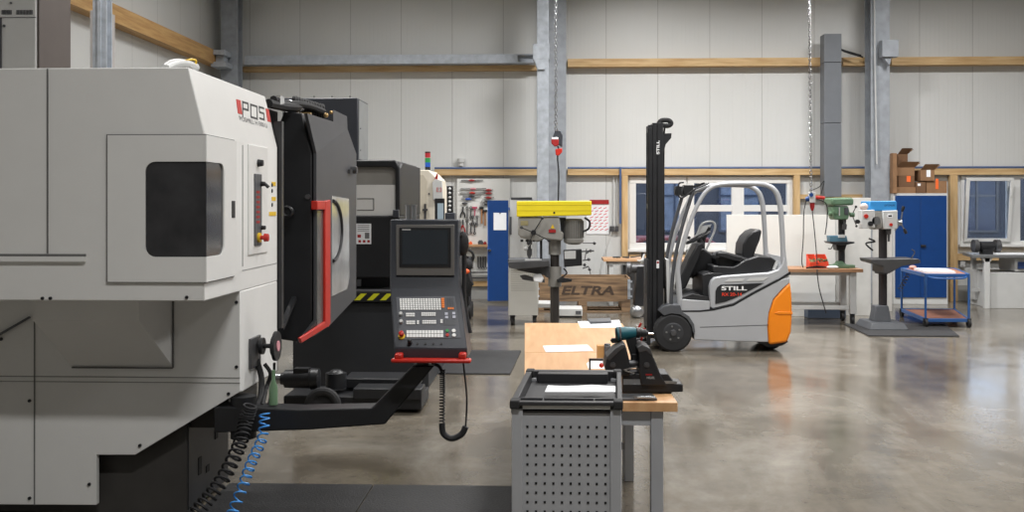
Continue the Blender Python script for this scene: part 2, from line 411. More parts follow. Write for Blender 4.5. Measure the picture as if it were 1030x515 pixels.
e = MB(); e.box(xb - .05, xb - .03, WY - .2, WY - .13, 2.0, 2.04); e.box(xb - .052, xb - .028, WY - .215, WY - .195, 1.9, 2.04); obj('window_handle', e, white_pl, sa, .003)

# ---- outside
mb = MB(); mb.box(-30, 50, WY + .4, 60, -.65, -.45); obj('ground_outside', mb, asphalt, kind='structure')
fac = thing('office_building', 'slate blue office building seen through the back windows', 'building', (8, 31, -.45))
mb = MB(); mb.box(-14, 30, 31, 38, -.45, 3.1); obj('facade', mb, bluegrey, fac)
dark_p = mat('dark facade pane', srgb(46, 60, 84), 0.15, var=.1)
for x in (1.2, 3.2, 5.2, 7.4, 9.4, 12.4, 17.4):
    for zz in (0.9,):
        f = MB(); w_o = 1.3; h_o = 1.7
        for a0, a1, b0, b1 in ((x, x + .07, zz, zz + h_o), (x + w_o - .07, x + w_o, zz, zz + h_o), (x + .07, x + w_o - .07, zz, zz + .07), (x + .07, x + w_o - .07, zz + h_o - .07, zz + h_o), (x + w_o / 2 - .03, x + w_o / 2 + .03, zz + .07, zz + h_o - .07), (x + .07, x + w_o / 2 - .03, zz + 1.1, zz + 1.16), (x + w_o / 2 + .03, x + w_o - .07, zz + 1.1, zz + 1.16)):
            f.box(a0, a1, 30.94, 31.01, b0, b1)
        wf = obj('window', f, dark_p if x < 12 else anth, fac)
        g = MB(); g.box(x + .06, x + w_o - .06, 30.97, 30.985, zz + .06, zz + h_o - .06); obj('pane', g, outpane if x < 12 else dark_p, wf)
e = MB(); e.box(14.5, 16.2, 30.9, 31.0, .5, 1.7); sh_ = obj('shutter_box', e, lgrey, fac)
e = MB()
for k in range(12): e.box(14.5, 16.2, 30.86, 30.92, .52 + k * .1, .58 + k * .1)
obj('vent', e, board_w, sh_)
def car(x, y, m, label):
    r = thing('car', label, 'car', (x, y, -.45), 'cars parked behind the windows')
    prof = [(-2.1, .3), (-2.15, .75), (-1.5, .9), (-.9, 1.4), (.7, 1.42), (1.5, .95), (2.1, .85), (2.15, .35)]
    e = MB(); e.prism([Vector((x + a, y - .8, -.45 + z)) for a, z in prof], (0, 1.6, 0)); obj('body', e, m, r, .05)
    e = MB(); e.prism([Vector((x + a, y - .81, -.45 + z)) for a, z in ((-1.2, .95), (-.8, 1.32), (.6, 1.34), (1.15, .97))], (0, 1.62, 0)); obj('side_window', e, screen, r)
    for wx in (-1.35, 1.35):
        e = MB(); e.cyl((x + wx, y - .84, -.13), (x + wx, y + .84, -.13), .32, n=20); obj('wheel', e, rubber, r)
car(3.1, 25.2, mat('red car paint', srgb(110, 26, 34), .3), 'dark red car parked outside the window left of the mast')
car(8.0, 26.5, mat('pale blue car paint', srgb(150, 185, 220), .3), 'pale blue car parked outside, seen past the forklift mast')
car(14.6, 26.0, mat('crimson car paint', srgb(190, 50, 70), .3), 'crimson car parked outside the tilted right window')

# ================================================================= STEELWORK AND TIMBER
def ibeam(e, x0, x1, y0, y1, z0, z1, t=.02):   # H column, flanges facing the room
    e.box(x0, x1, y0, y0 + t, z0, z1); e.box(x0, x1, y1 - t, y1, z0, z1); xm = (x0 + x1) / 2; e.box(xm - t / 2, xm + t / 2, y0 + t, y1 - t, z0, z1)
def colx(a, b, Y): return Q(a, 100, Y).x, Q(b, 100, Y).x
# centre columns
x0, x1 = colx(552, 569.5, 18.1)
e = MB(); ibeam(e, x0, x1, 18.1, 18.45, 0, 7.55); one('steel_column', e, galv_d, 'wide galvanized H-section column behind the yellow drill', 'column', bev=.003)
x0, x1 = colx(540, 552, 17.3)
r = thing('steel_column', 'slim galvanized square column left of the chain hoist', 'column', ((x0 + x1) / 2, 17.4, 0))
e = MB(); e.box(x0, x1, 17.3, 17.5, 0, 7.55); obj('post', e, galv, r, .008)
e = MB(); e.pb(536, 552.5, 44, 60, 17.26, 17.54); e.prism([Q(537, 60, 17.26), Q(552, 60, 17.26), Q(548, 70, 17.26), Q(541, 70, 17.26)], (0, .28, 0)); obj('bracket', e, galv, r, .004)
# right column
x0, x1 = colx(876, 895, 17.9)
r = thing('steel_column', 'wide weathered steel column left of the blue cabinet', 'column', ((x0 + x1) / 2, 18.0, 0))
e = MB(); ibeam(e, x0, x1, 17.9, 18.25, 0, 7.55, .025); e.box(x0 + .07, x1, 17.93, 18.2, 0, 7.55); obj('post', e, galv_d, r, .003)
e = MB(); e.tube([Q(879, 0, 17.84) + Vector((0, 0, 2)), Q(880, 60, 17.84), Q(882, 165, 17.84)], .012); obj('cable', e, lgrey, r)
e = MB(); e.pb(887.5, 904, 40, 57, 17.7, 17.88); e.pp([(888, 57), (897, 57), (895, 66)], 17.75, 17.88); obj('bracket', e, galv_d, r, .004)
# grey duct
r = thing('cable_duct', 'tall dark grey sheet duct on the back wall', 'duct', (Q(838, 100, 18.0).x, 18.1, Q(838, 198, 18.0).z))
for c0, c1 in ((34, 62.5), (63, 123.5), (124, 198)):
    e = MB(); e.pb(829, 846.5, c0, c1, 18.0, 18.27); obj('duct_section', e, mat('duct grey', srgb(112, 116, 122), .55, .1, var=.05), r, .004)
e = MB(); e.tube(smooth([Q(846, 50, 18.1), Q(855, 53, 18.1), Q(866, 56, 18.1)]), .02); e.tube(smooth([Q(846, 50, 18.1), Q(850, 52, 18.1), Q(868, 57.5, 18.12)]), .014); obj('cable', e, rubber, r)
# left corner column + side beam column
x0, x1 = colx(222, 239, 17.9)
r = thing('steel_column', 'galvanized corner column behind the white milling machine', 'column', ((x0 + x1) / 2, 18.05, 0))
e = MB(); ibeam(e, x0, x1, 17.9, 18.2, 0, 7.55, .03); obj('post', e, galv_d, r, .003)
e = MB(); e.pb(212, 226, 50, 55, 17.5, 17.88); e.pb(217, 225, 55, 62, 17.6, 17.85); e.pb(212, 227, 62, 67, 17.5, 17.88); obj('bracket', e, galv, r, .004)
P = Q(99, 30, 10.6)
r = thing('steel_column', 'galvanized column rising behind the milling machine at far left', 'column', (P.x, 10.7, 0))
xa_ = Q(93, 30, 10.6).x; xb_ = Q(107, 30, 10.6).x
e = MB(); ibeam(e, xa_, xb_, 10.6, 10.75, 0, 7.55, .02); e.box(xa_ + .06, xa_ + .1, 10.58, 10.6, 0, 7.5); obj('post', e, galv, r, .003)
# beams
e = MB(); zt_ = Q(400, 55, 18.1).z; zb_ = Q(400, 64, 18.1).z; e.box(Q(232, 60, 17.9).x + .2, Q(539, 60, 17.6).x, 18.2, 18.3, zb_, zt_); e.box(Q(232, 60, 17.9).x + .2, Q(539, 60, 17.6).x, 18.1, 18.2, zt_ - .02, zt_); e.box(Q(232, 60, 17.9).x + .2, Q(539, 60, 17.6).x, 18.1, 18.2, zb_, zb_ + .02)
e.box(Q(232, 60, 17.9).x + .2, Q(520, 60, 17.6).x, 18.1, 18.12, zb_ + .02, zt_ - .02)
one('steel_beam', e, galv, 'galvanized steel beam across the upper back wall, left half', 'beam')
zr1, zr0 = Q(700, 58.5, 18.3).z, Q(700, 66.5, 18.3).z
e = MB(); e.box(Q(243, 60, 18.3).x, Q(551, 60, 18.3).x, 18.34, 18.5, zb_ - .1, zb_ - .005); one('timber_rail', e, pine, 'pine rail tight below the galvanized beam', 'rail')
e = MB(); e.box(Q(571, 60, 18.3).x, Q(828, 60, 18.3).x - .0, 18.3, 18.5, zr0, zr1); one('timber_rail', e, pine, 'upper pine rail between the hoist column and grey duct', 'rail')
e = MB(); e.box(Q(847, 60, 18.3).x + .02, Q(874, 60, 18.3).x, 18.3, 18.5, zr0, zr1); one('timber_rail', e, pine, 'short upper pine rail between grey duct and right column', 'rail')
e = MB(); e.box(Q(897, 60, 18.3).x, RX - .02, 18.3, 18.5, zr0, zr1); one('timber_rail', e, pine, 'upper pine rail right of the right column', 'rail')
e = MB(); zz = Q(214, 59, 17.8).z; e.box(LX, LX + .2, 4, 18.2, zz - .13, zz + .12); one('timber_rail', e, pineY, 'pine rail running along the left side wall', 'rail')
# lower rail + studs
zl1, zl0 = Q(700, 170, 18.38).z, Q(700, 176, 18.38).z
e = MB(); e.box(Q(437, 60, 18.38).x, Q(551, 60, 18.38).x, 18.38, 18.5, zl0, zl1); one('timber_rail', e, pine, 'lower pine rail above the tool wall', 'rail')
e = MB(); e.box(Q(571, 60, 18.38).x, Q(874, 60, 18.38).x, 18.38, 18.5, zl0, zl1); one('timber_rail', e, pine, 'lower pine rail above the windows behind the forklift', 'rail')
e = MB(); e.box(Q(897, 60, 18.38).x, RX - .02, 18.38, 18.5, zl0, zl1); one('timber_rail', e, pine, 'lower pine rail above the right window', 'rail')
for px, w, lab, yb in ((438, 6, 'pine post behind the cream cabinet', 300), (625.5, 6, 'pine post left of the left window', 262), (798.5, 6, 'pine post right of the middle windows', 300), (955.5, 7.5, 'pine post between blue cabinet and right window', 290)):
    e = MB(); e.box(Q(px, 60, 18.38).x, Q(px + w, 60, 18.38).x, 18.36, 18.465, 0.0, zl0 - .005); one('timber_post', e, pineZ, lab, 'post')
e = MB(); e.box(Q(805, 60, 18.38).x, Q(868, 60, 18.38).x, 18.4, 18.5, Q(840, 200, 18.38).z, Q(840, 195.5, 18.38).z); one('timber_rail', e, pine, 'short pine rail behind the green drill press', 'rail')
e = MB(); e.box(Q(633, 60, 18.38).x, Q(797, 60, 18.38).x, 18.4, 18.5, Q(700, 262, 18.38).z, Q(700, 256.5, 18.38).z); one('timber_rail', e, pine, 'pine rail below the windows behind the forklift', 'rail')
e = MB(); e.box(Q(964, 60, 18.38).x, RX - .02, 18.4, 18.5, Q(1000, 262, 18.38).z, Q(1000, 255.5, 18.38).z); one('timber_rail', e, pine, 'pine rail below the right window', 'rail')
# blue conduit on top of the lower rail
for a, b_, lab in ((437, 551, 'thin blue pipe along the rail above the tool wall'), (571, 874, 'thin blue pipe along the rail above the middle windows'), (897, 1060, 'thin blue pipe along the rail above the right window')):
    e = MB(); z = zl1 + .025; e.tube([(Q(a, 60, 18.42).x, 18.44, z), (Q(b_, 60, 18.42).x, 18.44, z)], .02); one('compressed_air_pipe', e, pipe_bl, lab, 'pipe')
e = MB(); e.tube([Q(624, 168, 18.33), Q(624, 225, 18.33)], .02); one('compressed_air_pipe', e, pipe_bl, 'blue drop pipe beside the left window post', 'pipe')

# lamps hang outside the frame; the last pair is added as front fill
LAMPS = [(-3.0, 14.3), (2.0, 14.3), (6.5, 14.3), (12.0, 14.3), (-3.0, 9.5), (2.0, 9.5), (6.5, 9.5), (12.0, 9.5), (1.5, 5.2), (6.5, 5.2), (0.5, 0.6), (6.0, 0.6)]
POW = [90, 320, 185, 12, 130, 190, 140, 20, 100, 140, 190, 75]
lab_l = ['hall lamp over the left corner', 'hall lamp over the tool wall', 'hall lamp over the windows', 'hall lamp over the right wall', 'hall lamp above the black machine', 'hall lamp above the workbench', 'hall lamp above the forklift', 'hall lamp right of the forklift', 'hall lamp above the tool trolley', 'hall lamp above the near open floor', 'hall lamp behind the camera, left one', 'hall lamp behind the camera, right one']
lampm = mat('lamp diffuser', (1.0, 0.99, 0.97), 0.5, emit=6.0, var=0)
proto = None
for (x, y), p, lb in zip(LAMPS, POW, lab_l):
    if proto is None:
        proto = thing('hall_lamp', lb, 'lamp', (x, y, 6.55), 'ceiling strip lamps')
        e = MB(); e.box(x - .8, x + .8, y - .17, y + .17, 6.58, 6.68); obj('housing', e, lgrey, proto, .01)
        e = MB(); e.box(x - .76, x + .76, y - .14, y + .14, 6.565, 6.58); obj('diffuser', e, lampm, proto)
        e = MB(); e.cyl((x - .6, y, 6.68), (x - .6, y, ZT), .006); e.cyl((x + .6, y, 6.68), (x + .6, y, ZT), .006); obj('suspension', e, steel, proto)
    else: dup(proto, (x, y, 6.55), lb)
    l = bpy.data.lights.new('lamp_light', 'AREA'); l.shape = 'RECTANGLE'; l.size = 1.5; l.size_y = .28; l.energy = p; l.color = (1.0, 0.985, 0.965); l.spread = math.radians(155)
    lo = bpy.data.objects.new('lamp_light', l); C.objects.link(lo); lo.location = (x, y, 6.55)

# ================================================================= MILLING MACHINE (left)
MX = -1.69; YU = 4.80; YL = 5.36; YR = 6.10; ML = -4.4
TX = -1.767; TZ = 2.423; BZ = 1.278; KZ = 2.105
mm = thing('milling_machine', 'large white milling machine with black loading door and swing arm control panel at the left', 'machine', (-2.7, 5.6, 0))
e = MB()
prof = [(MX, BZ), (MX, KZ), (TX, TZ), (ML, TZ), (ML, BZ)]
e.prism([Vector((x, YU, z)) for x, z in prof], (0, YR - YU, 0))
e.box(ML, MX, YL + .03, YR, .722, BZ)
hs = obj('housing', e, white_pl, mm, .006)
# front panels: thin sheet panels with gaps as seams
e = MB(); gy = YU - .006
xs_ = Q(47.5, 100, gy).x; zd = Q(150, 136, gy).z; xd = Q(109, 150, gy).x; zdb = Q(150, 283.5, gy).z
seamm = mat('panel gap', srgb(104, 104, 103), .7)
e.box(xs_ - .003, xs_ + .003, gy, YU + .001, Q(47, 255, gy).z, TZ - .004)
e.box(ML, Q(86, 255, gy).x, gy - .001, YU + .001, Q(47, 258, gy).z, Q(47, 255.5, gy).z)
obj('panel_seam', e, seamm, mm)
e = MB(); e.box(ML, Q(86, 263, gy).x, gy - .012, YU + .001, Q(47, 263, gy).z, Q(47, 258, gy).z); obj('front_rail', e, white_pl, mm)
# corner door: L-shaped frame wrapping the corner, leaving a window hole
ds = .016; yF = YU - ds; xF = MX + ds
wx0 = Q(146, 200, yF).x; wz1 = Q(170, 162.5, yF).z; wz0 = Q(170, 258.5, yF).z
ye = QX(238, 200, xF).y; wy1 = QX(225.5, 200, xF).y
def corner_poly(x0r, z0r, z1r, rad, yend):
    return None
# front leaf with rounded window (built as strips)
def rring(e, u0, u1, v0, v1, hu0, hu1, hv0, hv1, rad, f, side):
    """plate u0..u1,v0..v1 with a hole hu0..hu1 rounded at side ('L' or 'R'); f(u,v,k) maps to 3-D, k=0 outer,1 inner"""
    N = 6; arc = []
    if side == 'L':
        c1 = (hu0 + rad, hv0 + rad); c2 = (hu0 + rad, hv1 - rad)
        hole = [(hu1, hv0)] + [(c1[0] - rad * math.sin(PI / 2 * i / N), c1[1] - rad * math.cos(PI / 2 * i / N)) for i in range(N + 1)] + [(c2[0] - rad * math.cos(PI / 2 * i / N), c2[1] + rad * math.sin(PI / 2 * i / N)) for i in range(N + 1)] + [(hu1, hv1)]
        outer = [(u1, v0), (u0, v0), (u0, v1), (u1, v1)]
        poly = outer + list(reversed(hole))
    else:
        c1 = (hu1 - rad, hv0 + rad); c2 = (hu1 - rad, hv1 - rad)
        hole = [(hu0, hv0)] + [(c1[0] + rad * math.sin(PI / 2 * i / N), c1[1] - rad * math.cos(PI / 2 * i / N)) for i in range(N + 1)] + [(c2[0] + rad * math.cos(PI / 2 * i / N), c2[1] + rad * math.sin(PI / 2 * i / N)) for i in range(N + 1)] + [(hu0, hv1)]
        outer = [(u0, v0), (u1, v0), (u1, v1), (u0, v1)]
        poly = outer + list(reversed(hole))
    n = len(poly); vs = [f(u, v, 0) for u, v in poly] + [f(u, v, 1) for u, v in poly]
    e.add(vs, [tuple(range(n)), tuple(reversed(range(n, 2 * n)))] + [(i, (i + 1) % n, (i + 1) % n + n, i + n) for i in range(n)])
e = MB()
rring(e, xd, xF - .0145, zdb, zd, wx0, xF - .0145, wz0, wz1, .05, lambda u, v, k: Vector((u, yF + k * (ds - .002), v)), 'L')
rring(e, yF, ye, zdb, zd, yF, wy1, wz0, wz1, .05, lambda u, v, k: Vector((xF - k * (ds - .002), u, v)), 'R')
dr = obj('corner_door', e, white_pl, mm)
e = MB(); g = .006
e.box(xd - g, xF - .002, yF + .001, YU + .001, zd, zd + g * .7); e.box(xd - g, xd, yF + .001, YU + .001, zdb, zd); e.box(xd - g, xF - .002, YU - .003, YU + .001, zdb - g * .6, zdb)
e.box(MX - .001, MX + .003, YU, ye + g, zd, zd + g); e.box(MX - .001, MX + .003, ye, ye + g, zdb, zd); e.box(MX - .001, MX + .003, YU, ye + g, zdb - g, zdb)
obj('door_gap', e, seamm, mm)
# glass + dark interior seen behind
e = MB(); e.box(wx0 - .01, xF - .003, yF + .008, yF + .012, wz0 - .01, wz1 + .01); e.box(xF - .012, xF - .008, yF + .01, wy1 + .01, wz0 - .01, wz1 + .01)
obj('window_pane', e, mat('smoked pane', srgb(56, 56, 58), .12, var=.35, scale=5), dr)
e = MB(); p0 = QX(233, 202, xF); p1 = QX(236, 219, xF); e.box(xF - .002, xF + .004, p0.y, p1.y, p1.z, p0.z); obj('door_handle', e, black_pl, dr, .002)
# screws
e = MB()
for px, py in ((43, 300), (51, 300), (188, 299)): c = Q(px, py, YU); e.cyl(c + Vector((0, -.008, 0)), c + Vector((0, .002, 0)), .008, n=12)
obj('screw', e, black_pl, mm)
# side strip control panel
xs1 = MX + .008
def side_plate(a, b_, c, d, x0, x1, ee):
    p0 = QX(a, c, x1); p1 = QX(b_, c, x1); z1_ = QX((a + b_) / 2, c, x1).z; z0_ = QX((a + b_) / 2, d, x1).z
    ee.box(x0, x1, p0.y, p1.y, z0_, z1_)
# vertical panel seam & side lines
e = MB(); side_plate(244, 244.7, 146, 268, MX - .001, MX + .002, e); side_plate(244, 278.4, 268, 268.8, MX - .001, MX + .002, e)
obj('side_seam', e, mat('soft seam', srgb(150, 150, 150), .6), mm)
e = MB(); side_plate(250.5, 269.5, 147, 255, MX - .001, xs1, e); cp = obj('side_panel', e, white_pl, mm, .002)
e = MB(); side_plate(256.5, 263.5, 175, 247, MX, xs1 + .006, e); obj('switch_strip', e, anth, cp, .002)
e = MB()
for px, py, rr in ((259.5, 164, .022), (261.5, 185, .016), (262, 229, .014)):
    c = QX(px, py, xs1); e.cyl(c, c + Vector((.03, 0, 0)), rr, rr * .8, n=16)
c = QX(261.5, 185, xs1); e.cyl(c + Vector((.03, 0, 0)), c + Vector((.05, .0, -.02)), .01, n=10)
obj('switch_knob', e, black_pl, cp)
c = QX(260, 239, xs1 + .006); e = MB(); e.cyl(c, c + Vector((.012, 0, 0)), .028, n=20); obj('emergency_ring', e, yellow_lab, cp)
e = MB(); e.rev(c + Vector((.01, 0, 0)), c + Vector((.06, 0, 0)), [(0, .012), (.4, .012), (.5, .024), (.95, .022), (1, .012)], n=20); obj('emergency_stop', e, red_pl, cp)
e = MB()
for k in range(7): side_plate(258.2, 261.5, 192 + k * 5, 194.5 + k * 5, xs1 + .004, xs1 + .008, e)
obj('indicator_row', e, red_dk, cp)
e = MB()
for py in (183, 198, 213): side_plate(273.5, 277.5, py, py + 4, MX, MX + .002, e)
side_plate(271, 277.8, 213, 217, MX, MX + .0025, e); obj('yellow_sticker', e, yellow_lab, mm)
e = MB()
for py in (186, 192, 206): c = QX(273.5, py, MX); e.cyl(c, c + Vector((.004, 0, 0)), .012, n=14)
obj('warning_symbol', e, black_pl, mm)
# lettering on the sloped flank
slope = Vector((TX - MX, 0, TZ - KZ)).normalized()
def QS(px, py):     # sight onto the sloped flank plane
    nrm = Vector((TZ - KZ, 0, MX - TX)).normalized(); p0 = Vector((MX, 0, KZ)); o = Vector((0, 0, H)); d = _dir(px, py)
    k = (p0 - o).dot(nrm) / d.dot(nrm); return o + d * k
A_ = QS(243.5, 115); B_ = QS(264.5, 121); sz = (QS(244, 101.5) - QS(244, 114.5)).length
nS0 = Vector((TZ - KZ, 0, MX - TX)).normalized()
for strokes in ([(244, 116.4), (244, 102.6), (249.3, 104.2), (249.5, 110.8), (244.2, 109.3)], [(252.3, 117.6), (252, 105.2), (258.3, 107.2), (258.7, 119.6), (252.3, 117.6)], [(265.2, 108.9), (260.6, 107.6), (260.9, 112.8), (265.3, 114.3), (265.6, 120.4), (261.2, 119)]):
    e = MB()
    for p_, q_ in zip(strokes, strokes[1:]):
        a = QS(*p_); b_ = QS(*q_); d = (b_ - a).normalized(); sd = d.cross(nS0) * .006; a -= d * .005; b_ += d * .005
        e.prism([a - sd, b_ - sd, b_ + sd, a + sd], nS0 * .002)
    obj('lettering', e, text_k, mm)
wS = Vector((0, 1, 0))
nS = Vector((TZ - KZ, 0, MX - TX)).normalized()
def slab(pts, m, name):
    e = MB(); e.prism([QS(*p) + nS * .0005 for p in pts], nS * .002); obj(name, e, m, mm)
slab([(237.3, 99.8), (241.7, 101), (243.3, 115.2), (239.2, 114)], red_pl, 'red_mark')
slab([(267, 109), (270, 110), (272.2, 122.9), (269, 122.2)], red_pl, 'red_mark')
A2 = QS(241, 121.2); L2 = QS(268.5, 128).y - A2.y
text('model_lettering', 'POSMILL H 500 U', A2, Vector((0, 1, -.0)), slope, .028, text_g, mm, .002, width=L2)
# lower front skin
e = MB(); yl = YL
pts = [(-90, 304), (242, 304), (242, 394), (136, 457.5), (97, 457.5), (97, 508), (-90, 508)]
P3 = [Q(a, b_, yl) for a, b_ in pts]
for i in (0, 1): P3[i].z = BZ
P3[1].x = P3[2].x = MX; P3[0].x = P3[6].x = ML
lf = MB(); lf.prism(P3, (0, .035, 0)); lw = obj('lower_panel', lf, white_pl, mm, .003)
e = MB(); e.box(ML, MX, yl - .003, yl + .002, Q(100, 379.6, yl).z, Q(100, 378.6, yl).z); e.box(ML, MX, yl - .003, yl + .002, Q(100, 384.6, yl).z, Q(100, 383.8, yl).z); obj('panel_seam', e, mat('groove grey', srgb(150, 149, 146), .6), lw); e = MB()
x_ = Q(35, 400, yl).x; e.box(x_ - .003, x_ + .002, yl - .005, yl + .002, Q(35, 508, yl).z, Q(35, 322, yl).z)
obj('panel_seam', e, seamm, lw)
e = MB()
for px, py in ((238, 304), (238, 369), (230, 396), (141, 448), (90, 487), (30, 403), (30, 501), (1.5, 341)):
    c = Q(px, py, yl); e.cyl(c + Vector((0, -.008, 0)), c + Vector((0, .002, 0)), .009, n=12)
obj('screw', e, black_pl, lw)
# chute box bulging from the lower panel
e = MB(); q = lambda px, py, y: Q(px, py, y)
yb = yl - .22
T1, T2 = q(33, 305, yb), q(140, 305, yb); M1, M2 = q(33, 322, yb), q(140, 322, yb)
bl, br = q(73, 369, yl), q(174, 369, yl); tl_, tr_ = q(33, 305, yl), q(174, 303, yl)
# front upper band, sloping lower face, slanted sides
for p in (T1, T2, tl_, tr_): p.z = BZ - .002
M1.z = M2.z = M1.z
tl_.x = min(tl_.x, T1.x - .02)
mlw = Vector((tl_.x, yl, M1.z))
vs = [T1, T2, M1, M2, tl_, tr_, mlw, bl, br]
e.add(vs, [(0, 2, 3, 1), (2, 7, 8, 3), (0, 4, 6, 2), (2, 6, 7), (1, 3, 8, 5), (0, 1, 5, 4), (4, 5, 8, 7, 6)])
obj('chute_cover', e, white_pl, mm, flat=True)
e = MB(); e.box(bl.x, br.x, yl - .012, yl + .001, bl.z - .006, bl.z + .001); e.box(br.x, br.x + .006, yl - .012, yl + .001, bl.z, BZ - .02); obj('chute_edge', e, seamm, mm)
e = MB(); e.bar(q(-10, 342, yl - .02), q(30, 319, yl - .02), .012, .012); obj('gas_strut', e, anth, mm)
# side bracket, white lower flank is part of housing; black base
basem = mat('base black', srgb(62, 60, 58), .55, var=.12)
e = MB(); e.box(ML, -2.02, 5.46, 6.16, .03, .72); e.box(-2.02, -1.80, 5.50, 6.05, .5, .72); obj('machine_base', e, basem, mm, .004)
e = MB(); e.box(-2.0195, -2.014, 5.47, 6.15, .04, .7); obj('base_side_plate', e, black_pl, mm)
e = MB()
for yy, za, zb2, dy in ((5.75, .18, .22, .05), (5.9, .34, .4, .05), (5.62, .2, .3, .05)): e.box(-2.018, -2.01, yy, yy + dy, za, zb2)
obj('base_slot', e, holeb, mm)
# swing arm
e = MB(); e.pp([(215, 409), (300, 412), (374, 410.5), (415, 368), (437, 368), (387, 427), (310, 432.5), (215, 435.5)], 5.35, 5.5)
arm = obj('swing_arm', e, black_pl, mm, .008)
e = MB(); e.cyl(Q(245, 440, 5.42), Q(245, 398, 5.42), .07, n=20); e.cyl(Q(425, 370, 5.4), Q(425, 356, 5.4), .035, n=16); obj('pivot', e, black_pl, arm)
# bracket with reel near the flank
e = MB(); p0 = QX(250, 341, MX); p1 = QX(260, 366, MX); e.box(MX, MX + .015, p0.y, p1.y, p1.z, p0.z); obj('flank_bracket', e, dsteel, mm, .003)
yr = 5.65
e = MB(); c = Q(264, 348, yr); e.cyl(c + Vector((-.012, 0, 0)), c + Vector((.008, 0, 0)), .048, n=20); e.cyl(c + Vector((-.04, 0, 0)), Q(276, 348, yr), .013, n=10); c2 = Q(276, 348, yr); e.cyl(c2 + Vector((-.012, 0, 0)), c2, .055, n=20); c2 = Q(279.5, 348, yr); e.cyl(c2 + Vector((-.018, 0, 0)), c2 + Vector((.0, 0, 0)), .085, n=24); obj('hand_wheel', e, black_pl, mm)
e = MB(); c2 = Q(282.5, 348, yr) ; e.cyl(c2 + Vector((-.03, 0, 0)), c2 + Vector((-.012, 0, 0)), .03, n=20); obj('wheel_cap', e, mat('pink cap', srgb(215, 150, 160), .5), mm)
e = MB()
e.tube(smooth([Q(258, 362, yr), Q(263, 380, yr), Q(262, 400, yr - .1), Q(258, 410, yr - .2)]), .018); e.tube(smooth([Q(266, 366, yr), Q(272, 376, yr), Q(268, 390, yr), Q(264, 408, yr - .2)]), .012); e.tube(smooth([Q(276, 365, yr), Q(275, 385, yr), Q(270, 408, yr - .2)]), .008); obj('air_hose', e, rubber, mm)
e = MB(); bz_ = Q(275, 411, 5.35).z + .006; b0 = Q(275, 405, 5.43); e.rev(Vector((b0.x, 5.43, bz_)), Vector((b0.x, 5.43, bz_ + .19)), [(0, .024), (.5, .024), (.72, .01), (1, .009)], n=14); one('bottle', e, green_bt, 'small pale green bottle standing on the black swing arm', 'bottle')

# coiled hoses hanging from the arm down to the mat
p = [Q(252, 408, 5.25), Q(247, 425, 5.25), Q(240, 450, 5.15), Q(222, 485, 5.0), Q(200, 512, 4.9), Q(185, 530, 4.85)]
e = MB(); e.coil(smooth(p, 4), .035, .0065, 26); one('spiral_hose', e, rubber, 'thick black spiral air hose hanging under the swing arm', 'hose')
p = [Q(266, 416, 5.2), Q(264, 440, 5.15), Q(253, 465, 5.0), Q(244, 490, 4.9), Q(232, 520, 4.8)]
e = MB(); e.coil(smooth(p, 4), .026, .0045, 14); one('spiral_hose', e, blue_cable, 'bright blue spiral air hose right of the black one', 'hose')

# operator pendant
pd = Q(430, 357, 5.2); Yp = 5.42
XL = Q(392.5, 250, Yp).x; XR = Q(461.5, 250, Yp).x; zt_ = Q(430, 221, Yp).z; zm = Q(430, 286, Yp).z
Yq = 5.2; xl2 = Q(396.5, 340, Yq).x; xr2 = Q(470, 340, Yq).x; zq = Q(430, 350, Yq).z; zqb = Q(430, 361, Yq).z
e = MB()
vs = [(XL, Yp, zt_), (XR, Yp, zt_), (XL, Yp, zm), (XR, Yp, zm), (xl2, Yq, zq), (xr2, Yq, zq), (xl2, Yq + .01, zqb), (xr2, Yq + .01, zqb), (xl2, 5.52, zqb), (xr2, 5.52, zqb), (XL, 5.56, zm), (XR, 5.56, zm), (XL, 5.56, zt_), (XR, 5.56, zt_)]
e.add(vs, [(0, 2, 3, 1), (2, 4, 5, 3), (4, 6, 7, 5), (6, 8, 9, 7), (8, 10, 11, 9), (10, 12, 13, 11), (0, 1, 13, 12), (0, 12, 10, 8, 6, 4, 2), (1, 3, 5, 7, 9, 11, 13)])
pend = obj('control_pendant', e, anth_d, mm, .006)
e = MB(); e.pb(398.5, 457, 226, 277, Yp - .012, Yp); bz = obj('bezel', e, mat('bezel metal', srgb(128, 126, 124), .4, .4), pend, .002)
e = MB(); e.pb(401.5, 453.5, 229, 269, Yp - .018, Yp - .01); obj('screen_frame', e, black_pl, pend, .001)
e = MB(); e.pb(404.5, 450.5, 231.5, 266, Yp - .02, Yp - .015); obj('screen', e, screen, pend)
e = MB(); e.pb(404.5, 413, 230.6, 231.4, Yp - .0202, Yp - .017); obj('screen_label', e, text_w, pend)
# inclined keyboard plane mapping
kn = Vector((0, zm - zq, -(Yp - Yq))).normalized(); kn = Vector((0, -(zm - zq), (Yp - Yq))).normalized()
def QK(px, py, off=0.0):
    o = Vector((0, 0, H)); d = _dir(px, py); nrm = kn if kn.y < 0 else -kn
    p0 = Vector((0, Yp, zm)) + nrm * off; k = (p0 - o).dot(nrm) / d.dot(nrm); return o + d * k
nk = kn if kn.y < 0 else -kn
def kplate(ee, a, b_, c, d, o0, o1, sk=0.0):
    ee.prism([QK(a, c, o0), QK(b_, c, o0), QK(b_ + sk, d, o0), QK(a + sk, d, o0)], nk * (o1 - o0))
e = MB(); e.prism([QK(398.5, 299, .0), QK(457.5, 298, .0), QK(463.5, 340, .0), QK(401.5, 342, .0)], nk * .003); kb = obj('keyboard_plate', e, mat('key plate', srgb(84, 86, 92), .45), pend)
e = MB()
for r_ in range(6):
    for c in range(16): x = 402 + c * 2.6 + r_ * .12; kplate(e, x, x + 2.0, 300.5 + r_ * 1.95, 302.0 + r_ * 1.95, .003, .007)
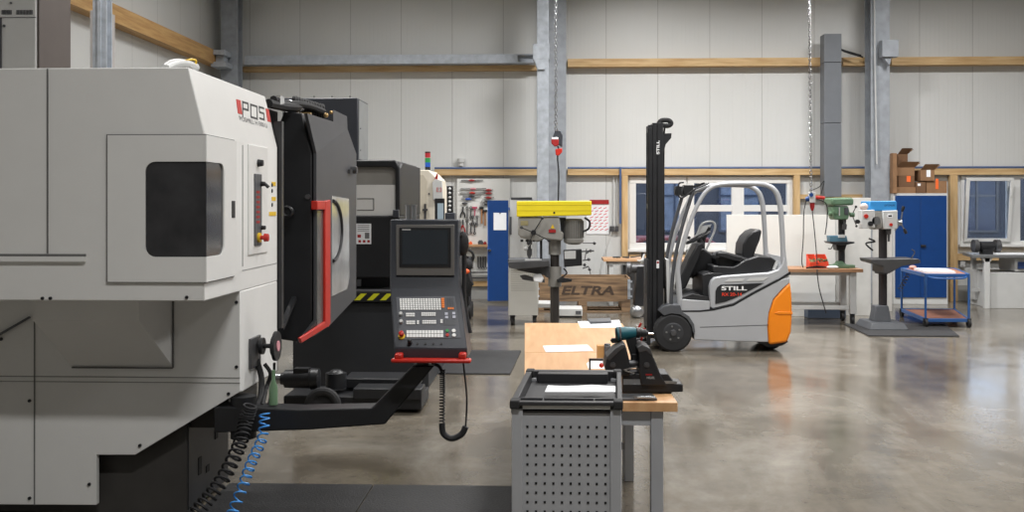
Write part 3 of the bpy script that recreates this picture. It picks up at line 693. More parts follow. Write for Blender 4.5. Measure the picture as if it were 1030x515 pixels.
for (a, b_, y, n) in ((408.5, 417.5, 315, 6), (424, 438.5, 314.5, 8), (408.8, 417.8, 322.8, 6), (419.5, 422, 322.6, 1), (425, 439, 322.3, 8), (443, 446, 321.5, 1)):
    w = (b_ - a) / n
    for rr in range(2):
        for k in range(n): kplate(e, a + k * w, a + k * w + w * .8, y + rr * 2, y + rr * 2 + 1.5, .003, .007)
for k in range(12):
    for rr in range(2): kplate(e, 409 + k * 3.1, 409 + k * 3.1 + 2.7, 332.5 + rr * 3.7, 335.7 + rr * 3.7, .003, .007)
obj('key_block', e, key_w, kb)
e = MB()
for r_ in range(5): kplate(e, 444 + r_ * .1, 446.8 + r_ * .1, 300 + r_ * 2, 301.7 + r_ * 2, .003, .007)
for k in range(3): kplate(e, 450.5 + k * 2.1, 452.2 + k * 2.1, 309.5, 311.3, .003, .007)
obj('key_block', e, key_o, kb)
e = MB()
for r_ in range(5):
    for k in range(3): kplate(e, 449.5 + k * 2.5 + r_ * .15, 451.2 + k * 2.5 + r_ * .15, 299.5 + r_ * 2, 301.2 + r_ * 2, .003, .006)
kplate(e, 446.5, 458, 321.5, 327, .003, .005)
obj('key_block', e, anth, kb)
e = MB()
for px, py in ((447.5, 314.5), (455, 314), (447.8, 318), (455.3, 317.6)): kplate(e, px, px + 3, py, py + 2.4, .003, .006)
obj('key_block', e, mat('lilac keys', srgb(190, 192, 205), .5), kb)
for px, py, m_, rr in ((450, 333, green_k, .0085), (450.2, 337.3, red_pl, .0085), (456.5, 333, key_w, .010), (456.8, 337.5, key_w, .010)):
    e = MB(); c = QK(px, py, .003); e.cyl(c, c + nk * .008, rr, n=16); obj('push_button', e, m_, kb)
e = MB()
for px, py in ((403.5, 316.5), (403.8, 324.2)): c = QK(px, py, .003); e.cyl(c, c + nk * .02, .0105, .009, n=16)
obj('rotary_knob', e, lgrey, kb)
c = QK(404.2, 338.5, .003); e = MB(); e.cyl(c, c + nk * .006, .018, n=20); obj('emergency_ring', e, yellow_lab, kb)
e = MB(); c = QK(404.2, 337.5, .009); e.rev(c, c + nk * .035, [(0, .008), (.35, .008), (.45, .014), (.9, .013), (1, .006)], n=18); obj('emergency_stop', e, red_pl, kb)
e = MB(); c = QK(412.5, 345.5, .0); e.cyl(c, c + nk * .02, .012, n=14); e.sph(c + nk * .03, .011)
for k in range(4): c = QK(420 + k * 8, 346, 0); e.cyl(c, c + nk * .005, .006, n=10)
obj('port', e, black_pl, pend)
# red handle
yh = Yq - .03
e = MB(); e.pb(393, 473.5, 361.5, 365.5, yh - .03, yh + .03); e.pb(396.5, 404.5, 356, 361.5, yh - .02, yh + .06); e.pb(461, 468.5, 355.5, 361.5, yh - .02, yh + .06); obj('handle', e, red_pl, pend, .008, label='red grab handle')
# items behind the pendant edge
e = MB(); e.tube(smooth([Q(463, 236, 5.5), Q(467, 250, 5.52), Q(467, 300, 5.52), Q(473, 335, 5.5)]), .012); e.sph(Q(465.5, 245, 5.52), .035, 1, .8, 2); obj('cable', e, rubber, pend)
e = MB(); e.coil([Q(445, 372, 5.42), Q(445, 395, 5.42), Q(444.5, 428, 5.42)], .013, .004, 22, 5, 10)
e.tube(smooth([Q(444.5, 426, 5.42), Q(446, 436, 5.42), Q(454, 441, 5.42), Q(464, 437, 5.42), Q(468.5, 429, 5.42)]), .017)
e.tube(smooth([Q(468.3, 430, 5.42), Q(469.5, 400, 5.42), Q(466, 365, 5.42)]), .005)
e.tube(smooth([Q(445, 374, 5.42), Q(441, 368, 5.42), Q(434, 366, 5.42)]), .009)
obj('spiral_cable', e, rubber, pend)
for i, px in enumerate((410.3, 416.3)):
    e = MB(); yy = 5.47 + i * .0; e.rev(Q(px, 221.2, yy), Q(px, 206, yy), [(0, .0145), (.05, .0145), (.9, .0145), (.92, .016), (1, .016)], n=18)
    one('metal_can', e, steel, ('left' if i == 0 else 'right') + ' of the two shiny cylinders standing on the control pendant', 'can', 'cylinders on the pendant')

# black loading door side: recess, front strip, grey sliding door
XD = -1.60
def QD(a, b_): return QX(a, b_, XD)
Y1 = QX(318, 200, XD).y; Y2 = QX(358.5, 200, XD).y
e = MB()      # dark recess frame between housing and the door
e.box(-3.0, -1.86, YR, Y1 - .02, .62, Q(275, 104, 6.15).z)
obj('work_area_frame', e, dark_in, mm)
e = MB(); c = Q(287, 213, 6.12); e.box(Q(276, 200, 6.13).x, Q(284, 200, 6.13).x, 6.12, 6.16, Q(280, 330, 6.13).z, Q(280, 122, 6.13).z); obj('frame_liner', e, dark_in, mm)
e = MB(); c = Q(289, 213, 6.6); e.torus(c, (0, 1, 0), .03, .012); e.cyl(c, c + Vector((0, .1, 0)), .025); e.bar(Q(283, 330, 6.3), Q(296, 300, 6.7), .03, .03); obj('door_latch', e, black_pl, mm)
# the door: black curved leading edge + grey outer sheet
dz = lambda px, py: QD(px, py)
prof_e = [p_ + Vector((-.03, 0, 0)) for p_ in [Q(286, 122, Y1), Q(290, 112, Y1), Q(308.5, 113.5, Y1), Q(318, 154, Y1), Q(318, 335, Y1), Q(303, 344, Y1), Q(283, 341, Y1), Q(286, 150, Y1)]]
e = MB(); e.prism(prof_e, (0, .5, 0)); ldoor = obj('loading_door', e, black_pl, mm, .01)
e = MB()
Pg = [dz(318.3, 154), dz(318.3, 335), dz(332, 327), dz(358.3, 299), dz(358.5, 155), dz(349.5, 129.5)]
# slanted upper part leans away from the room
xt = XD - .025
Pt = [QX(309, 114, xt), QX(335.5, 122.5, xt), QX(335.5, 110.5, xt), QX(349, 117, xt)]
e.prism(Pg, (-.02, 0, 0)); 
up = [Pg[0] + Vector((0, 0, 0)), Pg[5], QX(349.3, 129.5, xt), Pt[1], Pt[0]]
e.prism([Pg[0], Pg[5], Pt[1], Pt[0]], (-.02, 0, 0))
e.prism([Pt[1] + Vector((0, -.01, -.02)), Pt[2] + Vector((0, -.01, 0)), Pt[3], Pg[5]], (-.02, 0, 0))
obj('door_sheet', e, mat('door sheet slate', srgb(70, 71, 75), .42, var=.04), ldoor)
# lower sheet below leading strip
e = MB(); e.prism([QX(301, 344.5, XD + .002), QX(318, 337, XD + .002), QX(332, 327, XD + .002), QX(332, 322, XD + .002), QX(318, 322, XD + .002)], (-.02, 0, 0)); obj('door_hem', e, black_pl, ldoor)
# window in the sheet with reflections
e = MB(); e.prism([QX(x, y, XD + .006) for x, y in ((334, 197), (351, 200), (351.5, 280), (349, 291), (334, 298))], (-.012, 0, 0)); obj('door_window', e, mat('door pane', srgb(178, 180, 182), .14, .35, var=.3, scale=3), ldoor)  # pane colour kept pale to stand in for a whitish reflection
e = MB(); c = QX(338, 232, XD + .01); e.tube([Vector((XD + .01, c.y - .1 + .3 * math.sin(PI * k / 18), c.z + .22 * math.cos(PI * k / 18))) for k in range(19)], .014, 8); obj('window_ring', e, black_pl, ldoor)  # dark arc modelled in place of a reflection in the glass
e = MB(); e.prism([QX(x, y, XD + .005) for x, y in ((319, 212), (327, 212), (327, 322), (319, 330))], (-.01, 0, 0)); obj('window_pane', e, mat('grey pane', srgb(96, 98, 98), .2, .2), ldoor)
xr = XD + .022
e = MB()
e.prism([QX(x, y, xr) for x, y in ((327.4, 202), (332.6, 201), (332.6, 325), (331, 329), (327.4, 326))], (-.02, 0, 0))
e.prism([QX(x, y, xr) for x, y in ((319.3, 202), (327.3, 202), (327.3, 211), (319.3, 211))], (-.045, 0, 0))
e.prism([QX(x, y, xr) for x, y in ((302, 340), (328, 323), (331, 328), (304, 345))], (-.02, 0, 0))
obj('door_handle', e, red_pl, ldoor, .006, label='tall red door frame handle')
e = MB(); c = QX(353, 171, XD); e.cyl(c, c + Vector((.05, 0, 0)), .03, n=14); e.box(c.x, c.x + .02, c.y - .12, c.y, c.z - .03, c.z); c = Q(310, 198, Y1 - .0); e.cyl(c, c + Vector((0, -.02, 0)), .018, n=12); obj('door_bolt', e, dsteel, ldoor)
# rail and cables on top
e = MB(); e.tube(smooth([Q(270, 104, 6.3), Q(285, 107, 6.6), Q(300, 108, 6.9)]), .03); e.tube(smooth([Q(275, 100, 6.4), Q(286, 104, 6.7), Q(308, 106, 7.0), Q(325, 112, 7.4)]), .025)
for k in range(12): c = Q(296 + k * 2.6, 105 + k * .7, 7.0 + k * .04); e.torus(c, (1, .4, 0), .05, .012, 14, 6)
obj('energy_chain', e, rubber, mm)
e = MB(); e.rev(Q(283, 107, 6.8), Q(304, 107.5, 7.1), [(0, .03), (.2, .045), (.7, .05), (1, .03)], n=14); e.box(Q(278, 99, 6.5).x, Q(284, 99, 6.5).x, 6.45, 6.55, Q(280, 107, 6.5).z, Q(280, 97, 6.5).z); obj('cylinder', e, chrome, mm)
e = MB(); e.pb(297, 312, 113, 116, 6.85, 6.9); e.sph(Q(328, 116, 7.2), .018); e.sph(Q(333, 113, 7.3), .014); obj('fitting', e, mat('brass', srgb(190, 160, 110), .35, .7), mm)
# hoses lying on top
e = MB()
e.tube(smooth([Q(165, 67, 5.2), Q(172, 62.5, 5.3), Q(182, 61.5, 5.4), Q(195, 65, 5.6), Q(199, 68, 5.6)]), .013); e.tube(smooth([Q(168, 68, 5.2), Q(178, 64, 5.3), Q(190, 64, 5.4), Q(198, 68, 5.6)]), .016)
obj('top_hose', e, lgrey, mm)
e = MB(); e.tube(smooth([Q(184, 62, 5.4), Q(192, 59.8, 5.45), Q(197, 61, 5.5), Q(196, 66, 5.5)]), .006); obj('top_cable', e, yellow_lab, mm)

# ---- conveyor / coolant unit low behind the arm
cv = thing('chip_conveyor', 'low black chip conveyor with motor and wheel behind the swing arm', 'conveyor', (Q(350, 420, 8.3).x, 8.4, 0))
Yc = 8.3
e = MB(); e.pb(285, 424, 399, 412, Yc, Yc + .5); e.pb(345, 420, 381, 391, Yc + .25, Yc + .6); e.pb(355, 424, 391, 402, Yc - .05, Yc + .2); obj('frame', e, black_pl, cv, .01)
e = MB(); e.rev(Q(283, 381, Yc), Q(322, 381, Yc), [(0, .05), (.08, .05), (.1, .075), (.75, .08), (.78, .09), (.97, .085), (1, .04)], n=20); e.pb(295, 310, 371, 376, Yc - .05, Yc + .05); obj('motor', e, black_pl, cv)
e = MB(); e.cyl(Q(276, 381, Yc), Q(283, 381, Yc), .045, n=16); obj('motor_flange', e, steel, cv)
e = MB(); e.torus(Q(325, 408, Yc - .1), (0, 1, 0), .12, .035, 28, 10); e.cyl(Q(325, 408, Yc - .1), Q(325, 408, Yc) , .1, n=24); obj('wheel', e, rubber, cv)
e = MB(); e.sph(Q(338, 380, Yc + .2), .085, 1, 1, .9); e.cyl(Q(338, 390, Yc + .2), Q(338, 375, Yc + .2), .09, n=18); obj('filter_cap', e, black_pl, cv)
e = MB(); e.pb(300, 330, 412, 440, Yc + .1, Yc + .2); e.pb(395, 410, 412, 440, Yc + .1, Yc + .2)
for a in (0, 1):
    pass
e2 = MB()
for px in (300, 405):
    x = Q(px, 410, Yc).x; e2.box(x, x + .08, Yc + .3, Yc + .4, 0, Q(px, 411, Yc).z)
obj('foot', e2, black_pl, cv)

# ================================================================= SECOND MACHINE
YBm = 9.5
b2 = thing('machining_centre', 'black and white machining centre with hazard stripes behind the control pendant', 'machine', (Q(370, 380, YBm).x, 10.3, 0))
xR_ = Q(402, 200, YBm).x; xL_ = Q(330, 200, YBm).x; yend = 11.0
zc = Q(398, 161, YBm).z; zs = Q(402, 169, YBm).z; zo = Q(380, 168, YBm).z; zo0 = Q(380, 217, YBm).z; zf = Q(380, 292, YBm).z
e = MB()
xo = Q(397.5, 200, YBm).x
# hood as arch: top slab, right cheek
e.prism([Vector((xL_, YBm, zc)), Vector((xR_ - .04, YBm, zc)), Vector((xR_, YBm, zs)), Vector((xR_, YBm, zo0)), Vector((xo, YBm, zo0)), Vector((xo, YBm, zo - .03)), Vector((xo - .04, YBm, zo)), Vector((xL_, YBm, zo))], (0, yend - YBm, 0))
e.box(xL_, xR_, YBm, yend, Q(380, 279, YBm).z, zo0)
obj('enclosure', e, black_pl, b2, .012)
e = MB(); e.prism([Vector((xR_ + .002, YBm + .05, zo0)), Vector((xR_ + .002, yend, zo0)), Vector((xR_ + .002, yend, zc - .02)), Vector((xR_ + .002, YBm + .2, zc - .02)), Vector((xR_ + .002, YBm + .05, zs))], (-.05, 0, 0)); obj('side_cheek', e, black_pl, b2, .006)
e = MB(); e.pb(340, 398, 186, 217, YBm + .03, YBm + .08); obj('inner_door', e, white_pl, b2, .004)
e = MB(); e.pb(340, 398, 167, 186, YBm + .06, YBm + .08); obj('inner_panel', e, mgrey, b2)
e = MB()
for (a, b_, c, d) in ((359, 376, 199.5, 200.2), (375.5, 376.2, 199.5, 211), (359, 376, 211, 211.7)): e.pb(a, b_, c, d, YBm + .024, YBm + .032)
obj('hatch_line', e, seamm, b2)
e = MB(); e.pb(395, 401, 211, 219, YBm - .06, YBm + .0); obj('corner_block', e, anth_d, b2, .006)
e = MB(); e.pb(358, 373.3, 225, 245.5, YBm - .004, YBm); st_ = obj('warning_sticker', e, paper, b2, label='white warning sticker')
e = MB(); e.pb(359.5, 363, 236, 239, YBm - .006, YBm - .003); e.pb(360.5, 363, 241.5, 244, YBm - .006, YBm - .003); e.pb(365, 367.5, 241.5, 244, YBm - .006, YBm - .003); e.pb(369.5, 372, 241.5, 244, YBm - .006, YBm - .003); obj('sticker_print', e, red_dk, st_)
e = MB(); e.pb(367, 371.5, 234, 240, YBm - .006, YBm - .003)
for k in range(4): e.pb(359.5, 371.5, 226.5 + k * 1.8, 227.1 + k * 1.8, YBm - .006, YBm - .003)
obj('sticker_print', e, text_g, st_)
# dark slot + hazard sill
e = MB(); e.pb(330, 402, 279, 293, YBm + .3, YBm + .34); obj('slot_back', e, dark_in, b2)
e = MB(); e.pb(359, 363, 281, 288, YBm + .2, YBm + .22); obj('spindle_nose', e, steel, b2)
e = MB(); e.pb(330, 402, 292.5, 294.2, YBm - .14, YBm + .3); obj('sill', e, dsteel, b2)
e = MB(); e.pb(330, 402, 294.2, 303.5, YBm - .14, YBm + .2); hz = obj('hazard_band', e, black_pl, b2)
e = MB()
for k in range(5):
    x = 345 + k * 13; e.pp([(x + 5, 295.3), (x + 11, 295.3), (x + 4, 302), (x - 2, 302)], YBm - .143, YBm - .139)
obj('hazard_stripe', e, yel_haz, hz)
e = MB(); e.box(Q(296, 350, YBm).x, Q(432, 350, YBm).x, YBm - .06, yend, .0, Q(380, 303.5, YBm).z); obj('base', e, mat('base charcoal', srgb(48, 50, 54), .5, var=.06), b2, .01)
# dark grey tower above
xa_, xb_ = Q(284, 120, 9.9).x, Q(360, 120, 9.9).x
e = MB(); zt2 = Q(320, 98.5, 9.9).z
e.box(xa_, xb_, 9.9, 10.45, Q(320, 165, 9.9).z, zt2); tw = obj('tool_magazine', e, anth_d, b2, .01)
e = MB()
for k in range(4): c = Q(298 + k * 18, 98, 9.95); e.cyl(c, c + Vector((0, 0, .015)), .006, n=8)
for k in range(3): c = Vector((xb_, 10.0, zt2 - .3 - k * .22)); e.cyl(c, c + Vector((.012, 0, 0)), .007, n=8)
obj('lifting_bolt', e, dsteel, tw)
e = MB(); e.box(xb_, xb_ + .006, 9.93, 10.43, Q(320, 160, 9.9).z, zt2 - .02); obj('side_sheet', e, mat('magazine side', srgb(140, 142, 142), .5), tw)
e = MB(); e.box(xa_ + .1, xb_ - .1, 9.95, 10.4, .5, Q(320, 165, 9.9).z); obj('column', e, black_pl, b2)

# ================================================================= THIRD (cream) MACHINE
Y3 = 12.4
m3 = thing('cabinet_machine', 'cream machine with red green blue signal tower behind the black hood', 'machine', (Q(433, 300, Y3).x, 12.9, 0))
e = MB(); xa_, xb_ = Q(405, 200, Y3).x, Q(439, 200, Y3).x; z3 = Q(430, 171, Y3).z
e.prism([Vector((xa_, Y3, z3)), Vector((xb_ - .1, Y3, z3)), Vector((xb_ + .02, Y3, z3 - .12)), Vector((xb_ + .06, Y3, z3 - .35)), Vector((xb_ + .06, Y3, 0)), Vector((xa_, Y3, 0))], (0, .9, 0)); obj('housing', e, cream_pl, m3, .01)
e = MB(); e.pp([(421, 176), (426, 176), (429, 181), (429, 222), (421, 222)], Y3 - .012, Y3 + .002); obj('front_panel', e, mat('cream shade panel', srgb(205, 196, 178), .5), m3)
e = MB(); e.pb(425, 430, 210, 212, Y3 - .05, Y3 - .012); e.pb(426.5, 428.5, 205, 222, Y3 - .04, Y3 - .012); e.cyl(Q(431.5, 195, Y3 - .01), Q(431.5, 195, Y3 + .01), .012, n=10); obj('bracket', e, dsteel, m3)
e = MB(); e.pp([(435, 183), (438, 180), (444.5, 182), (445, 201), (435.5, 201)], Y3 - .06, Y3 - .0); sb = obj('sign_plate', e, lgrey, m3, .004)
e = MB(); e.pp([(437, 180.5), (439.5, 174.5), (440.3, 174.5), (440, 181)], Y3 - .05, Y3 - .03); obj('red_lever', e, red_dk, m3)
text('plate_lettering', 'E3', Q(438.6, 193, Y3 - .062), (1, 0, 0), (0, 0, 1), .055, mat('pale red print', srgb(200, 110, 110), .6), m3, .002)
cT = Q(430.2, 171, Y3 + .2)
for k, (m_, a, b_) in enumerate(((black_pl, 171, 168), (blue_k, 168, 163.5), (green_k, 163.5, 159), (mat('red lamp', srgb(190, 50, 60), .4), 158.5, 154), (black_pl, 154, 152.6))):
    e = MB(); e.cyl(Q(430.2, a, Y3 + .2), Q(430.2, b_, Y3 + .2), .035, n=16); obj('signal_lamp' if 0 < k < 4 else 'tower_cap', e, m_, m3)
sm = thing('monitor', 'small black framed monitor with pale screen beside the cream machine', 'monitor', Q(442.5, 221, 11.6))
e = MB(); e.pb(437.3, 446.8, 199.5, 222, 11.6, 11.66); obj('frame', e, black_pl, sm, .004)
e = MB(); e.pb(440, 446, 204.5, 220.5, 11.594, 11.602); obj('screen', e, mat('pale screen', srgb(170, 188, 200), .3), sm)
zb2_ = Q(442, 222, 11.6).z; e = MB(); x = Q(442, 222, 11.6).x; e.box(x - .03, x + .03, 11.61, 11.65, .02, zb2_); e.cyl((x, 11.63, 0), (x, 11.63, .03), .2, n=24); obj('stand', e, black_pl, sm)
tt = thing('spindle_gauge', 'tall black instrument column right of the small monitor', 'instrument', (Q(453, 222, 12).x, 12.06, 0))
e = MB(); e.pb(449.3, 455.2, 187, 215, 12, 12.12); obj('column', e, black_pl, tt, .006)
e = MB(); e.pb(447.5, 457.5, 214, 226, 11.95, 12.2); obj('head', e, anth_d, tt, .01)
e = MB()
for k in range(6): c = Q(452.3, 190 + k * 4.3, 11.99); e.sph(c, .018)
obj('marking', e, lgrey, tt)
x = Q(452.5, 226, 12).x; e = MB(); e.box(x - .12, x + .12, 11.95, 12.2, 0, Q(452, 226, 12).z); obj('base', e, anth_d, tt, .01)

# dark hose bundle behind pendant right
hb = thing('welding_cart', 'dark cable-draped cart standing between pendant and tool wall', 'cart', (Q(470, 300, 15.0).x, 15.2, 0))
e = MB(); x0 = Q(455, 280, 15.0).x; x1 = Q(471.5, 280, 15.0).x; e.box(x0, x1, 15.0, 15.5, .12, .95); obj('body', e, black_pl, hb, .03)
e = MB()
for k in range(7):
    a = 464 + k * 1.5; e.tube(smooth([Q(a - 3, 252 + k, 14.95), Q(a + 2, 262 + k * 4, 14.9), Q(a + 1.5, 284, 14.9), Q(a - 1, 298, 14.92)]), .018)
e.sph(Q(470, 266, 14.95), .09, 1, .8, 1.1); e.torus(Q(469, 258, 14.95), (0, 1, .2), .11, .02); obj('cable', e, rubber, hb)
e = MB(); e.sph(Q(468.5, 273, 14.85), .05, 1.2, .6, .8); obj('orange_plug', e, mat('orange plug', srgb(235, 100, 50), .5), hb)
e = MB(); e.cyl((x0, 15.1, .13), (x1 + .03, 15.1, .13), .12, n=20); e.cyl((x0, 15.42, .13), (x1 + .03, 15.42, .13), .12, n=20); obj('wheel', e, rubber, hb)

# ================================================================= TALL CABINET (top left)
tcab = thing('control_cabinet', 'tall light grey control cabinet with brown side behind the machine, far left', 'cabinet', (Q(10, 100, 8.2).x, 8.6, 0))
X1 = Q(36, 40, 8.2).x; Yb = QX(69, 40, X1).y
e = MB(); e.box(X1 - 1.3, X1, 8.2, Yb, 0, 4.2); obj('body', e, white_pl, tcab, .01)
e = MB(); e.box(X1, X1 + .02, 8.22, Yb, 0, 4.18); obj('side_panel', e, brownm, tcab, .004)
e = MB()
for k in range(8): e.pb(1.5 + k * 1.3, 2.2 + k * 1.3, 10, 14.5, 8.194, 8.201)
for k in range(11): e.pb(16.5 + k * 1.5, 17.3 + k * 1.5, 10, 14.5, 8.194, 8.201)
e.pb(-40, 1.2, 18, 69, 8.19, 8.201); e.cyl(Q(4, 26, 8.2), Q(4, 26, 8.19), .012, n=10); e.cyl(Q(11, 3, 8.2), Q(11, 3, 8.19), .01, n=10); e.pb(-40, 36, 17.4, 17.9, 8.195, 8.201)
obj('vent', e, anth, tcab)
e = MB(); e.box(Q(78, 40, 10.9).x, Q(92, 40, 10.9).x, 11.2, 11.5, 0, Q(85, 5, 10.9).z); one('cable_duct', e, mat('warm grey sheet', srgb(176, 172, 170), .6), 'narrow grey duct standing left of the far left column', 'duct', bev=.004)

# ================================================================= MATS
e = MB()
ym = QZ(300, 488.5).y
def matobj(x0, x1, y0, y1, h, m_, lab): e = MB(); e.box(x0, x1, y0, y1, 0.0005, h); return one('floor_mat', e, m_, lab, 'mat', bev=.004)
xs0 = QZ(374, 492).x
matobj(-2.0, xs0 - .004, 4.2, ym, .014, matdark, 'black rubber mat in front of the milling machine, left one')
matobj(xs0 + .004, .1, 4.2, ym, .014, matdark, 'black rubber mat in front of the tool trolley, right one')
a = QZ(524, 353.5); b_ = QZ(513, 377); e = MB(); e.prism([Vector((-2.4, a.y, .001)), Vector((a.x, a.y, .001)), Vector((b_.x, b_.y, .001)), Vector((-2.4, b_.y, .001))], (0, 0, .012)); one('floor_mat', e, matgrey, 'dark grey mat on the floor behind the control pendant', 'mat')
a = QZ(950, 327); b_ = QZ(965, 339); c = QZ(880, 341); d_ = QZ(850, 327)
e = MB(); e.prism([Vector((d_.x, a.y, .001)), Vector((a.x, a.y, .001)), Vector((b_.x, b_.y, .001)), Vector((c.x, b_.y, .001))], (0, 0, .015)); one('floor_mat', e, matgrey, 'dark grey mat under the blue pillar drill', 'mat')

# ================================================================= WORKBENCHES (centre)
BT = 0.80; rot = math.radians(1.0)
def bench(y0, y1, label):
    xl0, xr0 = -.125 - (y0 - 4.8) * .025, .612 - (y0 - 4.8) * .011; xl1, xr1 = -.125 - (y1 - 4.8) * .025, .612 - (y1 - 4.8) * .011
    r = thing('workbench', label, 'workbench', ((xl0 + xr0) / 2, (y0 + y1) / 2, 0))
    e = MB(); e.prism([Vector((xl0, y0, BT)), Vector((xr0, y0, BT)), Vector((xr1, y1, BT)), Vector((xl1, y1, BT))], (0, 0, -.045)); obj('bench_top', e, beech, r, .003)
    for x, y in ((xl0 + .03, y0 + .03), (xr0 - .125, y0 + .03), (xl1 + .03, y1 - .09), (xr1 - .125, y1 - .09)):
        e = MB(); e.box(x, x + .06, y, y + .06, 0, BT - .046); obj('leg', e, cgrey, r, .004)
    e = MB(); e.box(xl0 + .09, xr0 - .125, y0 + .04, y0 + .08, BT - .12, BT - .046); e.box(xl0 + .09, xr0 - .125, y1 - .08, y1 - .04, BT - .12, BT - .046)
    e.box(xl0 + .04, xl0 + .08, y0 + .09, y1 - .09, BT - .12, BT - .046); e.box(xr0 - .13, xr0 - .09, y0 + .09, y1 - .09, BT - .12, BT - .046); e.box(xl1 + .09, xr1 - .125, y1 - .08, y1 - .05, .2, .24); obj('apron', e, cgrey, r, .002)
    return r
bench(4.80, 6.40, 'near beech-topped workbench carrying the vise, on grey steel legs')
bench(6.41, 8.0, 'far beech-topped workbench with a clipboard on its far end')
# papers
def sheet(pts, Z, lab, name='paper_sheet', m_=paper, h=.002):
    e = MB(); e.prism([QZ(a, b_, Z) for a, b_ in pts], (0, 0, h)); return one(name, e, m_, lab, 'paper')
sheet([(546, 348), (591, 347), (597, 353), (549, 354.3)], BT + .001, 'white sheet lying across the joint of the two workbenches')
sheet([(581, 323.5), (623, 322), (625.5, 329.5), (584, 330)], BT + .001, 'white sheet under the dark clipboard at the bench far end')
e = MB(); e.prism([QZ(591, 322.5, BT + .004), QZ(614, 321.7, BT + .004), QZ(615, 325, BT + .004), QZ(594, 325.8, BT + .004)], (0, 0, .018)); one('clipboard', e, anth, 'dark clipboard lying on a white sheet at the bench far end', 'clipboard', bev=.003)
sheet([(590, 366), (596, 361.5), (612, 361), (612, 371), (592, 371)], BT + .001, 'white sheet under the small wire rack beside the vise')
e = MB(); c = QZ(604, 361, BT); e.box(c.x - .022, c.x + .022, c.y - .03, c.y + .03, BT, BT + .085); one('wooden_block', e, tan_w, 'small amber wooden block left of the vise', 'block', bev=.003)
e = MB(); c = QZ(611, 362, BT); e.box(c.x - .02, c.x + .02, c.y - .03, c.y + .03, BT, BT + .09); e.cyl(c + Vector((0, 0, .09)), c + Vector((0, 0, .1)), .02, n=14); one('bottle', e, anth, 'small dark tin between the wooden block and the vise', 'tin', bev=.005)
# wire rack
rk = thing('wire_rack', 'low black rack holding a red-tipped tool behind the trolley', 'rack', QZ(602, 371, BT))
e = MB(); yk = 5.58
for a, b_, c, d in ((592.5, 594.2, 361, 376), (592.5, 614, 361, 363)): e.pb(a, b_, c, d, yk, yk + .02)
obj('frame', e, black_pl, rk)
e = MB(); e.sph(Q(605, 367.5, yk - .0), .014); obj('red_tip', e, red_pl, rk)

# vise
Yv = 5.06
vs_ = thing('bench_vise', 'black parallel bench vise at the front corner of the near workbench', 'vise', Vector((Q(645, 390, Yv).x, Yv + .1, BT)))
e = MB(); e.pp([(626, 387), (626, 378), (640, 376), (672, 376), (679, 386), (687, 386.5), (687, 394.5), (626, 395.5)], Yv - .04, Yv + .12); vb = obj('body', e, black_pl, vs_, .005)
zz = Q(650, 395, Yv - .04).z
e = MB(); e.box(Q(626, 394, Yv).x, Q(675, 394, Yv).x, Yv - .03, Yv + .13, BT, zz + .01); obj('base_plate', e, black_pl, vs_, .003)
e = MB(); e.pp([(608, 371), (610, 362), (618, 353), (626, 347), (630, 349), (633, 362), (634, 378), (612, 378)], Yv - .06, Yv + .14); obj('front_jaw', e, black_pl, vs_, .008)
e = MB(); e.pp([(610, 360), (618, 351.5), (626, 346), (630, 348), (622, 354), (613, 363)], Yv - .064, Yv + .1); obj('jaw_cap', e, dsteel, vs_, .003)
e = MB(); e.pp([(643, 376), (643, 352), (650, 350), (658, 361), (665, 378), (671, 388), (645, 388)], Yv - .06, Yv + .14); obj('rear_jaw', e, black_pl, vs_, .006)
e = MB(); e.pp([(641, 350), (646, 346.5), (654, 350.5), (657, 359), (650, 353), (643, 355)], Yv - .064, Yv + .12); obj('jaw_cap', e, dsteel, vs_, .003)
e = MB()
for px, py in ((616.5, 367), (650.5, 367)): c = Q(px, py, Yv - .06); e.cyl(c + Vector((0, -.008, 0)), c, .014, n=16); e.cyl(c + Vector((0, -.014, 0)), c, .008, n=12)
obj('jaw_bolt', e, dsteel, vs_)
e = MB(); e.cyl(Q(630, 366, Yv + .04), Q(646, 366, Yv + .04), .022, n=14); e.cyl(Q(630, 374, Yv + .04), Q(646, 374, Yv + .04), .014, n=14); obj('spindle', e, dsteel, vs_)
e = MB(); e.bar(Q(627, 372, Yv - .07), Q(641, 369, Yv - .07), .006, .006); e.bar(Q(627, 372, Yv - .07), Q(638, 375.5, Yv - .07), .006, .006); obj('clamp_lever', e, chrome, vs_)
e = MB(); e.pb(627, 645, 381.5, 387, Yv - .044, Yv - .04); e.pb(656, 681, 383.2, 386, Yv - .044, Yv - .04); obj('steel_scale', e, steel, vs_)
text('vise_lettering', 'HEUEL', Q(650.5, 381, Yv - .062), (1, 0, 0), (0, 0, 1), .012, lgrey, vs_, .001, sx=.8)
e = MB(); e.pb(649.5, 656, 376.2, 377.6, Yv - .063, Yv - .06); obj('red_badge', e, red_dk, vs_)
# steel plate with bolts in front
pl_ = thing('steel_plate', 'flat steel plate with two bolts at the bench front edge', 'plate', QZ(645, 400, BT))
e = MB(); e.prism([QZ(622, 398.2, BT), QZ(656, 398, BT), QZ(661, 403.2, BT), QZ(626, 403.5, BT)], (0, 0, .012)); obj('plate', e, dsteel, pl_, .002)
e = MB()
for px in (639, 653): c = QZ(px, 400.5, BT + .012); e.cyl(c, c + Vector((0, 0, .012)), .009, n=8)
e.cyl(QZ(641, 399.5, BT + .02), QZ(659, 400, BT + .02), .006, n=8); obj('bolt', e, steel, pl_)

